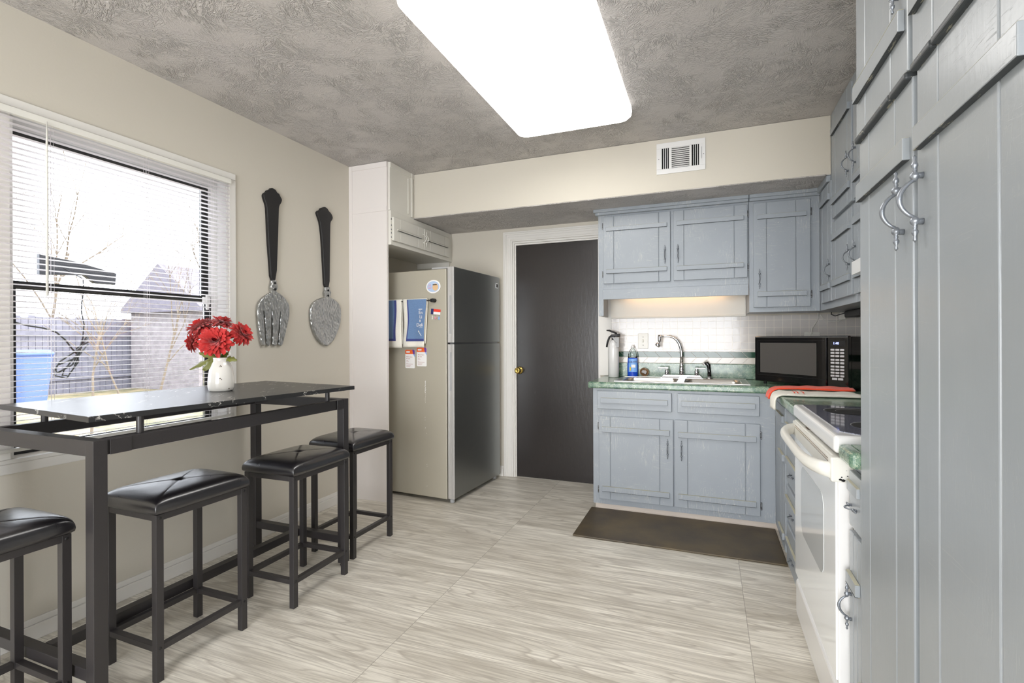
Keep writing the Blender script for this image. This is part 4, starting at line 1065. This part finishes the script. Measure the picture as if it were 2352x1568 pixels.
# ================================================================== VASE AND FLOWERS
VX, VY, VZ = -2.080, 1.643, .935
vase = root('vase', 'white distressed ceramic jar vase holding red flowers on the table', 'vase', (VX, VY, VZ))
b = MB(); b.lathe([(0, .0003), (.045, .0003), (.050, .004), (.0535, .018), (.0545, .040), (.0515, .075), (.0465, .103), (.039, .124), (.0325, .136), (.031, .145), (.0335, .152), (.030, .153), (.028, .146), (.0285, .134), (.037, .115), (.04, .02), (0, .02)], (VX, VY, VZ), 'Z', 48)
vb = b.build('jar', M['ceramic'], vase)
def chip(a, z, r):
    p = Vector((math.cos(a), math.sin(a), 0)); rad = .0533 if z < .03 else (.0535 if z < .1 else .0435)
    b = MB(Matrix.Translation(Vector((VX, VY, VZ+z)) + p*rad) @ Matrix.Rotation(a, 4, 'Z')); b.ball((0, 0, 0), r, (.12, 1, .7), 1); return b.build('chip', M['bark'], vb)
for k, (a, z, r) in enumerate(((-.80, .112, .003), (-.66, .113, .004), (-.72, .118, .003), (-.74, .060, .004), (-.64, .055, .003), (-.05, .012, .004), (-.0, .022, .003))): chip(a, z, r)
def petal(b, M_, L, w_, cup, droop):
    def fn(u, v):
        x = L*v; wd = w_*(math.sin(PI*min(1, .12+.70*v))**.8)*(1 if v < .93 else .7)
        y = (2*u-1)*wd
        z = cup*L*(v*v) * 1 - droop*L*v**3 + .35*abs(2*u-1)**2*wd
        return M_ @ Vector((x, y, z))
    b.grid(fn, 3, 5)
def bloom(center, direction, R, seed, parent, dense=1.0):
    rnd = random.Random(seed); d = Vector(direction).normalized()
    Rm = d.to_track_quat('Z', 'Y').to_matrix().to_4x4()
    base = Matrix.Translation(center) @ Rm
    b = MB(); n_l = ((-.25, 18, .92, .25), (0.02, 24, 1.0, .2), (.22, 24, .98, .12), (.42, 22, .9, .08), (.64, 20, .8, .05), (.86, 16, .66, .0), (1.1, 12, .48, 0))
    for el, n, Ls, dr in n_l:
        for k in range(int(n*dense)):
            a = 2*PI*k/int(n*dense) + rnd.uniform(-.12, .12) + el
            m = base @ Matrix.Rotation(a, 4, 'Z') @ Matrix.Rotation(-(el + rnd.uniform(-.12, .12) - .15), 4, 'Y')
            petal(b, m, R*Ls*rnd.uniform(.85, 1.08), R*.155*rnd.uniform(.85, 1.15), rnd.uniform(-.05, .22), dr)
    o = b.build('bloom', M['petal'], parent)
    b = MB()
    for k in range(26):
        a = rnd.uniform(0, 2*PI); e = rnd.uniform(.9, 1.5)
        m = base @ Matrix.Rotation(a, 4, 'Z') @ Matrix.Rotation(-e, 4, 'Y'); petal(b, m, R*rnd.uniform(.22, .42), R*.06, .3, 0)
    b.build('bloom_centre', M['petal_dark'], o)
def leafblade(name, p0, p1, w_, parent, seed):
    rnd = random.Random(seed); a, c = Vector(p0), Vector(p1); d = c-a; side = d.cross(Vector((.5, -.6, .7))).normalized(); up = side.cross(d).normalized()
    def fn(u, v):
        lob = .75 + .6*abs(((v*3.3) % 1)-.5)*2; wd = w_*math.sin(PI*min(1, .08+.92*v))**.7*lob
        return a + d*v + side*((2*u-1)*wd) + up*(.18*w_*math.cos((2*u-1)*3) - .22*d.length*v*v)
    b = MB(); b.grid(fn, 8, 14); return b.build(name, M['leaf'], parent)
FL = [('red artificial chrysanthemum at the upper left of the vase', (-2.246, 1.66, 1.229), (-.35, -.35, .75), .064, 1),
      ('red artificial chrysanthemum at the top back of the vase', (-2.167, 1.715, 1.252), (.1, .2, 1), .054, 2),
      ('red artificial chrysanthemum at the right side of the vase', (-2.000, 1.685, 1.197), (.75, .15, .45), .058, 3),
      ('large red artificial chrysanthemum facing the camera over the vase rim', (-2.040, 1.585, 1.163), (.55, -.75, .42), .071, 4),
      ('small red artificial chrysanthemum drooping at the lower left of the vase', (-2.205, 1.60, 1.160), (-.7, -.5, .1), .048, 5)]
for lab, c, d, R, sd in FL:
    f = root('artificial_flower', lab, 'flower', (VX, VY, VZ+.03), 0, 'red artificial flowers in the vase')
    bloom(c, d, R, sd, f, .9)
    dd = Vector(d).normalized(); cc_ = Vector(c) - dd*.012
    rnd = random.Random(sd); bx, by = VX + rnd.uniform(-.012, .012), VY + rnd.uniform(-.012, .012)
    neck = (VX + (cc_.x-VX)*.16, VY + (cc_.y-VY)*.16, VZ+.150)
    b = MB(); b.tube([(bx, by, VZ+.03), (neck[0], neck[1], VZ+.13), ((neck[0]+cc_.x)/2-.004, (neck[1]+cc_.y)/2, (neck[2]+cc_.z)/2+.006), tuple(cc_)], .0026, 6)
    b.build('stem', M['stem'], f)
    if sd == 1: leafblade('leaf', neck, (-2.215, 1.575, 1.050), .014, f, 1)
    if sd == 4: leafblade('leaf', neck, (-2.120, 1.575, 1.045), .026, f, 2)
    if sd == 3: leafblade('leaf', neck, (-2.005, 1.655, 1.085), .015, f, 3); leafblade('leaf', neck, (-2.03, 1.61, 1.125), .018, f, 5)
    if sd == 5: leafblade('leaf', neck, (-2.15, 1.59, 1.12), .016, f, 6)

# ================================================================== FRIDGE AND WHAT HANGS ON IT
FRZ = math.atan2(.73, .044)
fr = root('refrigerator', 'stainless steel top-freezer refrigerator standing by the white partition', 'refrigerator', (-1.669, 3.13, 0), FRZ)
FB = lambda: MB(wm(fr))
FW = .735
b = FB(); b.box(0, FW, .062, .66, .025, 1.668, .004); b.build('body', M['fridge_side'], fr)
b = FB(); b.box(.02, FW-.02, .05, .062, .03, 1.66); b.build('gasket', M['matte_black'], fr)
for nm, z0, z1 in (('freezer_door', 1.142, 1.680), ('fridge_door', .032, 1.130)):
    b = FB(); b.box(.004, FW-.002, .0, .050, z0, z1, .003); d_ = b.build(nm, M['fridge_door'], fr)
    b = FB(); h0, h1 = ((1.205, 1.475) if z0 > 1 else (.80, 1.072))
    b.box(-.001, .006, -.0012, .018, z0, z1, .001); b.box(-.001, .006, .036, .051, z0, z1, .001); b.box(-.001, .006, .018, .036, z0, h0); b.box(-.001, .006, .018, .036, h1, z1)
    b.box(-.001, .006, -.0012, .003, z0, z1, .001)
    e = b.build('door_edge', M['fridge_edge'], d_)
    b = FB(); b.box(.0035, .0062, .0185, .0355, h0, h1); b.build('recessed_grip', M['rubber'], e)
b = FB(); b.box(.008, .05, .02, .19, 1.670, 1.684, .003); b.build('hinge_cover', M['rubber'], fr)
b = FB(); b.box(.02, FW-.02, .012, .045, 1.131, 1.141); b.build('mid_gap_hinge', M['darksteel'], fr)
b = FB(); b.box(FW-.075, FW-.040, -.0025, .001, 1.585, 1.628, .001); bd = b.build('badge', M['chrome'], fr)
b = FB(); b.box(FW-.066, FW-.044, -.0035, -.002, 1.592, 1.620, .001); b.build('badge_inset', M['matte_black'], bd)
for x, y in ((.03, .035), (FW-.04, .035), (.03, .60), (FW-.04, .60)):
    b = FB(); b.cyl((x, y, 0), .017, .026, bev=.003); b.build('foot', M['rubber'], fr)
b = FB()
rnd = random.Random(11)
for k in range(26):
    z = .86 - k*.009 + rnd.uniform(-.002, .002) if k < 18 else rnd.uniform(.10, .6)
    b.M = wm(fr) @ Matrix.Translation((-.0002, .243 + rnd.uniform(-.003, .003) - (.01 if z < .5 else 0), z)) @ Matrix.Rotation(.5, 4, 'X'); b.ball((0, 0, 0), .004 if k < 10 else .0022, (.06, .8, 1.6), 1)
b.build('white_scuff_marks', M['paper'], fr)
# frame for things on its side panel: x = right as seen, -y = out of the panel, z up
SA = FRZ - PI/2
SO = Vector((-1.669, 3.13, 0))
ux, uy = Vector((math.cos(SA), math.sin(SA), 0)), Vector((-math.sin(SA), math.cos(SA), 0))
def side(X, z, out=0):            # X = world X along the panel
    t = (X - SO.x)/ux.x; p = SO + ux*t - uy*out; return (p.x, p.y, z)
def sideroot(name, label, cat, X, z, group=None):
    return root(name, label, cat, side(X, z), SA, group)
om = sideroot('oval_magnet', 'white-rimmed oval magnet with pale blue picture high on the fridge side', 'magnet', -1.838, 1.545)
def oval_prism(parent, rx, rz, y0, y1, name, mat, cx=0, cz=0, rot=0):
    b = MB(wm(parent) @ Matrix(((1, 0, 0, cx), (0, 0, 1, y0), (0, 1, 0, cz), (0, 0, 0, 1))) @ Matrix.Rotation(rot, 4, 'Z'))
    b.prism([(rx*math.cos(2*PI*i/40), rz*math.sin(2*PI*i/40)) for i in range(40)], y1-y0); return b.build(name, mat, parent)
oval_prism(om, .061, .048, -.0032, -.0008, 'rim', M['paper']); oval_prism(om, .052, .039, -.0038, -.0030, 'picture', M['paleblue'])
oval_prism(om, .024, .026, -.0042, -.0036, 'tan_shape', M['tan'], .018, -.004); 
b = MB(wm(om)); b.box(-.004, .032, -.0046, -.004, .010, .016); b.build('dark_stripe', M['matte_black'], om)
b = MB(wm(om))
for zz, a, c_ in ((.012, -.042, -.018), (.004, -.044, -.016), (-.008, -.046, -.014), (-.013, -.044, -.016)): b.box(a, c_, -.0042, -.0037, zz, zz+.0025)
b.build('pink_print', M['palepink'], om)

tr = sideroot('towel_rail', 'black magnetic towel bar on the fridge side', 'towel rail', -2.05, 1.44)
b = MB(wm(tr)); b.tube([(-.30, -.030, .004), (.215, -.030, .004)], .005, 10); b.build('bar', M['matte_black'], tr)
for x in (-.30, .225):
    b = MB(wm(tr)); b.cyl((x, -.001, .004), .014, -.034, 'Y', 16); b.box(x-.016, x+.010, -.040, -.008, -.008, .016, .003); b.build('magnet_mount', M['matte_black'], tr)
def hang_towel(label, x0, x1, zb, seed, slant=0.0):
    r = sideroot('hand_towel', label, 'towel', -2.05, 1.44)
    rnd = random.Random(seed); ph = rnd.uniform(0, 6); W_ = x1-x0
    def sh(xf, zf, back=False):
        # xf 0..1 across, zf 0..1 down from the bar
        x = x0 + W_*xf; drop = zf*(1.455-zb)
        x = x - slant*zf*(xf)      # right edge drifts left towards the bottom
        x += .006*math.sin(zf*6+ph)*(1-xf)
        yy = -.038 - .006*math.sin(xf*9+ph)*zf - .004*math.sin(zf*7+xf*4)
        if back: yy = -.022 + .003*math.sin(xf*8)
        return Vector((x-0, yy, .015-drop))
    th = .004
    cols = [0, .10, .115, .20, .245, 1.0] if seed == 2 else [0, .52, .60, .72, .78, 1.0]
    def strip(name, mat, a, c_, z0, z1, n=8, off=0.0, parent=None):
        b = MB(wm(r)); b.grid(lambda u, v: sh(a+(c_-a)*u, z0+(z1-z0)*v) + Vector((0, -off, 0)), max(2, int(n*(c_-a))+2), max(2, int(16*(z1-z0))+2)); return b.build(name, M[mat], parent or r)
    # full white body with thickness, front, fold and back
    b = MB(wm(r))
    b.grid(lambda u, v: sh(u, v), 14, 22)
    b.grid(lambda u, v: sh(u, v*.92, True), 14, 12)
    b.grid(lambda u, v: sh(u, 0).lerp(sh(u, 0, True), v) + Vector((0, 0, .006*math.sin(PI*v))), 14, 4)
    t_ = b.build('terry_cloth', M['towel_white'], r)
    md = t_.modifiers.new('thick', 'SOLIDIFY'); md.thickness = .003
    return r, strip, sh
r2, strip, shf = hang_towel('blue and white hand towel with embroidered words on the fridge side', -.028, .176, 1.108, 2, .022)
strip('navy_border', 'towel_navy', .20, 1.0, 0, .875, off=.0026)
strip('blue_field', 'towel_blue', .255, .998, 0, .825, off=.0034)
b = MB(wm(r2))
def tw(body, x, z, size): b.text(body, size, Matrix.Translation((x, -.0495, z)) @ Matrix.Rotation(PI/2, 4, 'X'), .0005)
tw('En', .118, -.092, .034); tw('Li', .124, -.124, .034); tw('&', .122, -.148, .024); tw('Deli', .098, -.182, .034)
b.box(.118, .148, -.0505, -.0490, -.060, -.056); b.box(.12, .15, -.0505, -.0490, -.192, -.190)
b.M = wm(r2) @ Matrix.Translation((.122, -.0495, -.225)) @ Matrix.Rotation(-.6, 4, 'Y'); b.ball((0, 0, .008), .008, (.7, .12, 1.2), 1); b.tube([(0, 0, 0), (0, 0, -.03)], .002, 6)
b.build('embroidery', M['paper'], r2)
r1, strip, shf = hang_towel('blue hand towel with cream edge, half hidden behind the partition', -.270, -.044, 1.104, 1, 0)
strip('navy_border', 'towel_navy', .0, .80, 0, .86, off=.0026)
strip('blue_field', 'towel_blue', .0, .72, 0, .81, off=.0034)

fl = sideroot('flag_magnet', 'small navy, red and white flag magnet with hanging charms on the fridge side', 'magnet', -1.818, 1.363)
R_ = Matrix.Rotation(.10, 4, 'Y')
b = MB(wm(fl) @ R_); b.box(-.040, -.018, -.005, -.0008, -.020, .020); b.build('navy_field', M['ink_navy'], fl)
b = MB(wm(fl) @ R_); b.box(-.018, .040, -.005, -.0008, 0, .019); b.build('red_stripe', M['red'], fl)
b = MB(wm(fl) @ R_); b.box(-.018, .040, -.005, -.0008, -.019, 0); b.build('white_stripe', M['paper'], fl)
for x, m_, nm in ((-.028, 'paper', 'lighthouse_charm'), (0, 'palepink', 'starfish_charm'), (.028, 'label_blue', 'surfboard_charm')):
    b = MB(wm(fl)); z0 = -.022 - x*.1
    b.tube([(x, -.003, z0), (x, -.003, z0-.008)], .0008, 5)
    if nm[0] == 'l': b.lathe([(.003, z0-.008), (.002, z0-.012), (.0045, z0-.034), (0, z0-.036)], (x, -.004, 0), 'Z', 10)
    elif nm[0] == 's' and 'star' in nm:
        pl = [((.013 if i % 2 == 0 else .005)*math.sin(i*PI/5), (.013 if i % 2 == 0 else .005)*math.cos(i*PI/5)) for i in range(10)]
        b.prism(pl, .003, Matrix(((1, 0, 0, x), (0, 0, -1, -.003), (0, 1, 0, z0-.022), (0, 0, 0, 1))))
    else: b.ball((x, -.004, z0-.022), .006, (.9, .35, 2.3), 2)
    b.build(nm, M[m_], fl)
def service_card(X, z, label):
    r = sideroot('card_magnet', label, 'magnet', X, z, 'orange-topped card magnets on the fridge side')
    P = lambda y: Matrix(((1, 0, 0, 0), (0, 0, -1, y), (0, 1, 0, 0), (0, 0, 0, 1)))
    w_, h_ = .0425, .068
    b = MB(wm(r)); b.prism(rr(-w_, w_, -h_, h_, .007, 4), .0018, P(-.0008)); c = b.build('card', M['paper'], r)
    b = MB(wm(r)); b.prism([(-w_, h_-.006), (-w_+.006, h_), (.020, h_), (.028, h_-.032), (-w_, h_-.032)], .0004, P(-.0026)); b.build('orange_header', M['orange'], r)
    b = MB(wm(r)); b.prism([(.020, h_), (w_-.006, h_), (w_, h_-.006), (w_, h_-.034), (.0285, h_-.034)], .0004, P(-.0026)); b.build('purple_corner', M['purple'], r)
    b = MB(wm(r)); b.prism([(.030, h_-.035), (w_, h_-.035), (w_, h_-.055)], .0004, P(-.0026)); b.build('blue_corner', M['label_blue'], r)
    b = MB(wm(r)); b.prism(rr(-.034, .0, h_-.022, h_-.010, .0055, 4), .0004, P(-.0031)); b.build('white_pill', M['paper'], r)
    b = MB(wm(r))
    b.text("We're here", .0115, Matrix.Translation((-.033, -.0029, .012)) @ Matrix.Rotation(PI/2, 4, 'X'), .0003)
    b.text("for you", .0115, Matrix.Translation((-.033, -.0029, -.001)) @ Matrix.Rotation(PI/2, 4, 'X'), .0003)
    for zz, L_ in ((-.012, .016), (-.019, .022), (-.031, .012), (-.038, .058), (-.050, .040), (-.056, .034)): b.box(-.033, -.033+L_, -.0031, -.0025, zz-.0008, zz+.0008)
    b.build('printed_text', M['ink'], r)
service_card(-2.044, 1.021, 'orange-topped card magnet on the fridge side, the lower left of the pair')
service_card(-1.941, 1.037, 'orange-topped card magnet on the fridge side, the higher right of the pair')

# ================================================================== YARD OUTSIDE THE WINDOW
b = MB(); b.box(-40, -2.75, -20, 45, -.35, -.25); g_ = b.build('yard_ground', M['ground']); struct(g_)
def fence():
    r = root('wooden_fence', 'weathered grey plank fence far across the yard', 'fence', (-16, 9, -.25))
    b = MB(); rnd = random.Random(3); y = -2
    while y < 30:
        b.box(-16.03+rnd.uniform(-.01, .01), -16.0, y, y+.135, -.25, 1.78+rnd.uniform(-.03, .03)); y += .145
    b.build('planks', M['fence'], r)
    b = MB(); b.box(-15.99, -15.94, -2, 30, .1, .2); b.box(-15.99, -15.94, -2, 30, 1.3, 1.4); b.build('rails', M['fence'], r)
fence()
sd = root('garden_shed', 'weathered board shed with grey roof behind bare trees', 'shed', (-14, 11.3, -.25))
b = MB(); b.box(-15.85, -13, 9.6, 13, -.25, 2.05); b.build('walls', M['shed'], sd)
b = MB(); b.prism([(-15.9, 1.95), (-12.6, 1.95), (-12.6, 2.05), (-14.3, 3.3), (-15.9, 2.05)], 3.9, Matrix(((1, 0, 0, 0), (0, 0, 1, 9.35), (0, 1, 0, 0), (0, 0, 0, 1)))); b.build('roof', M['roof'], sd)
b = MB(); b.box(-12.99, -12.96, 10.9, 11.8, -.2, 1.75); b.build('door', M['fence'], sd)
bn = root('trash_bin', 'blue wheeled trash bin in the yard', 'bin', (-13.2, 6.1, -.25))
b = MB(); L = [[(x, y, z) for x, y in rr(-13.2-s, -13.2+s, 5.98-s*.68, 5.98+s*.68, .06)] for s, z in ((.30, -.2), (.40, .85))]; loft(b, L, True, False, True); b.build('bin_body', M['bin'], bn)
b = MB(); L = [[(x, y, z) for x, y in rr(-13.2-s, -13.2+s, 5.98-s*.68, 5.98+s*.68, .06)] for s, z in ((.42, .85), (.43, .9), (.36, .97))]; loft(b, L, True, True, True); b.build('lid', M['bin'], bn)
def bare_tree(x, y, h, seed, label, r0=.06, spread=.55):
    rnd = random.Random(seed); r = root('bare_tree', label, 'tree', (x, y, -.25), 0, None)
    tk = MB(); br = MB(); cnt = [0]
    def grow(p, d, L, rad, lev, mb):
        pts = [p]; q = p.copy(); dd = d.copy()
        for k in range(4):
            dd = (dd + Vector((rnd.uniform(-1, 1), rnd.uniform(-1, 1), rnd.uniform(-.4, .6)))*.16).normalized(); q = q + dd*L/4; pts.append(q.copy())
        mb.tube([tuple(v) for v in pts], [rad*(1-.13*k) for k in range(5)], 5 if lev else 7, cap=False); cnt[0] += 1
        if lev >= 4 or cnt[0] > 240: return
        for k in range(rnd.choice((3, 4)) if lev else 5):
            t = rnd.uniform(.35, 1); i = min(3, int(t*4)); pp = pts[i].lerp(pts[i+1], t*4-i)
            nd = (dd + Vector((rnd.uniform(-1, 1), rnd.uniform(-1, 1), rnd.uniform(-.5, .7)))*(spread+.35)).normalized()
            grow(pp, nd, L*rnd.uniform(.5, .75), rad*.5, lev+1, br)
    grow(Vector((x, y, -.25)), Vector((0, 0, 1)), h*.5, r0, 0, tk)
    tk.build('trunk', M['bark'], r); br.build('branches', M['bark'], r)
bare_tree(-8.5, 4.6, 3.6, 1, 'bare pale-branched tree nearest the window', .020)
bare_tree(-11.2, 7.3, 4.2, 2, 'bare branching tree in front of the shed', .028)
bare_tree(-10.5, 6.2, 3.4, 4, 'slim bare tree in the middle of the window view', .02)
bare_tree(-17.5, 8.2, 8, 5, 'tall bare tree behind the fence, left of the shed', .05)
bare_tree(-18.0, 13.5, 8, 6, 'tall bare tree behind the shed', .05)
bare_tree(-17.0, 5.5, 6, 8, 'bare tree behind the fence at the left of the window view', .04)
hp = root('dark_outdoor_panel', 'dark navy panel hanging outside the window with a cable', 'panel', (-3.6, 1.9, 1.6))  # dark flat panel outside, its use unknown
b = MB(); b.prism([(1.69, 1.67), (1.85, 1.655), (1.963, 1.633), (2.095, 1.605), (2.089, 1.53), (1.97, 1.529), (1.915, 1.572), (1.69, 1.55)], .03, PYZ(-3.63), bev=.004); b.build('board', M['panel'], hp)
b = MB(); b.tube([(-3.62, 1.90, 1.64), (-3.62, 1.90, 2.9)], .0012, 5); b.build('hanger_wire', M['bark'], hp)
def Q(pts): return [(-3.4 + (.012 if i % 2 else -.012), y, z) for i, (y, z) in enumerate(pts)]
hc = root('hanging_cable', 'coiled black cable hanging outside the window', 'cable', (-3.4, 1.75, 1.2))
b = MB(); b.tube([(-3.59, 1.80, 1.60), (-3.4, 1.80, 1.528), (-3.4, 1.803, 1.465), (-3.4, 1.793, 1.388), (-3.4, 1.791, 1.337), (-3.4, 1.804, 1.261), (-3.4, 1.797, 1.185), (-3.4, 1.790, 1.12)], .0035, 6)
b.tube([(-3.4, 1.18, 1.46), (-3.4, 1.30, 1.38), (-3.4, 1.431, 1.31), (-3.4, 1.492, 1.265), (-3.4, 1.537, 1.25), (-3.4, 1.612, 1.237), (-3.4, 1.671, 1.214), (-3.4, 1.712, 1.172), (-3.4, 1.743, 1.122), (-3.4, 1.775, 1.08)], .0045, 6)
b.build('lead', M['cable'], hc)
for k, pts in enumerate((
    [(1.83, 1.185), (1.775, 1.121), (1.691, 1.049), (1.655, 1.002), (1.666, .972), (1.711, .954), (1.757, 1.009), (1.775, 1.091), (1.797, 1.172)],
    [(1.808, 1.197), (1.764, 1.091), (1.711, .999), (1.691, .971), (1.732, .968), (1.77, 1.046), (1.771, 1.122), (1.819, 1.159)],
    [(1.83, 1.146), (1.764, 1.071), (1.681, 1.03), (1.661, 1.007), (1.68, .985), (1.74, 1.03), (1.79, 1.12), (1.81, 1.19)])):
    b = MB(); b.tube(Q(pts), .0045, 6); b.build('coil', M['cable'], hc)
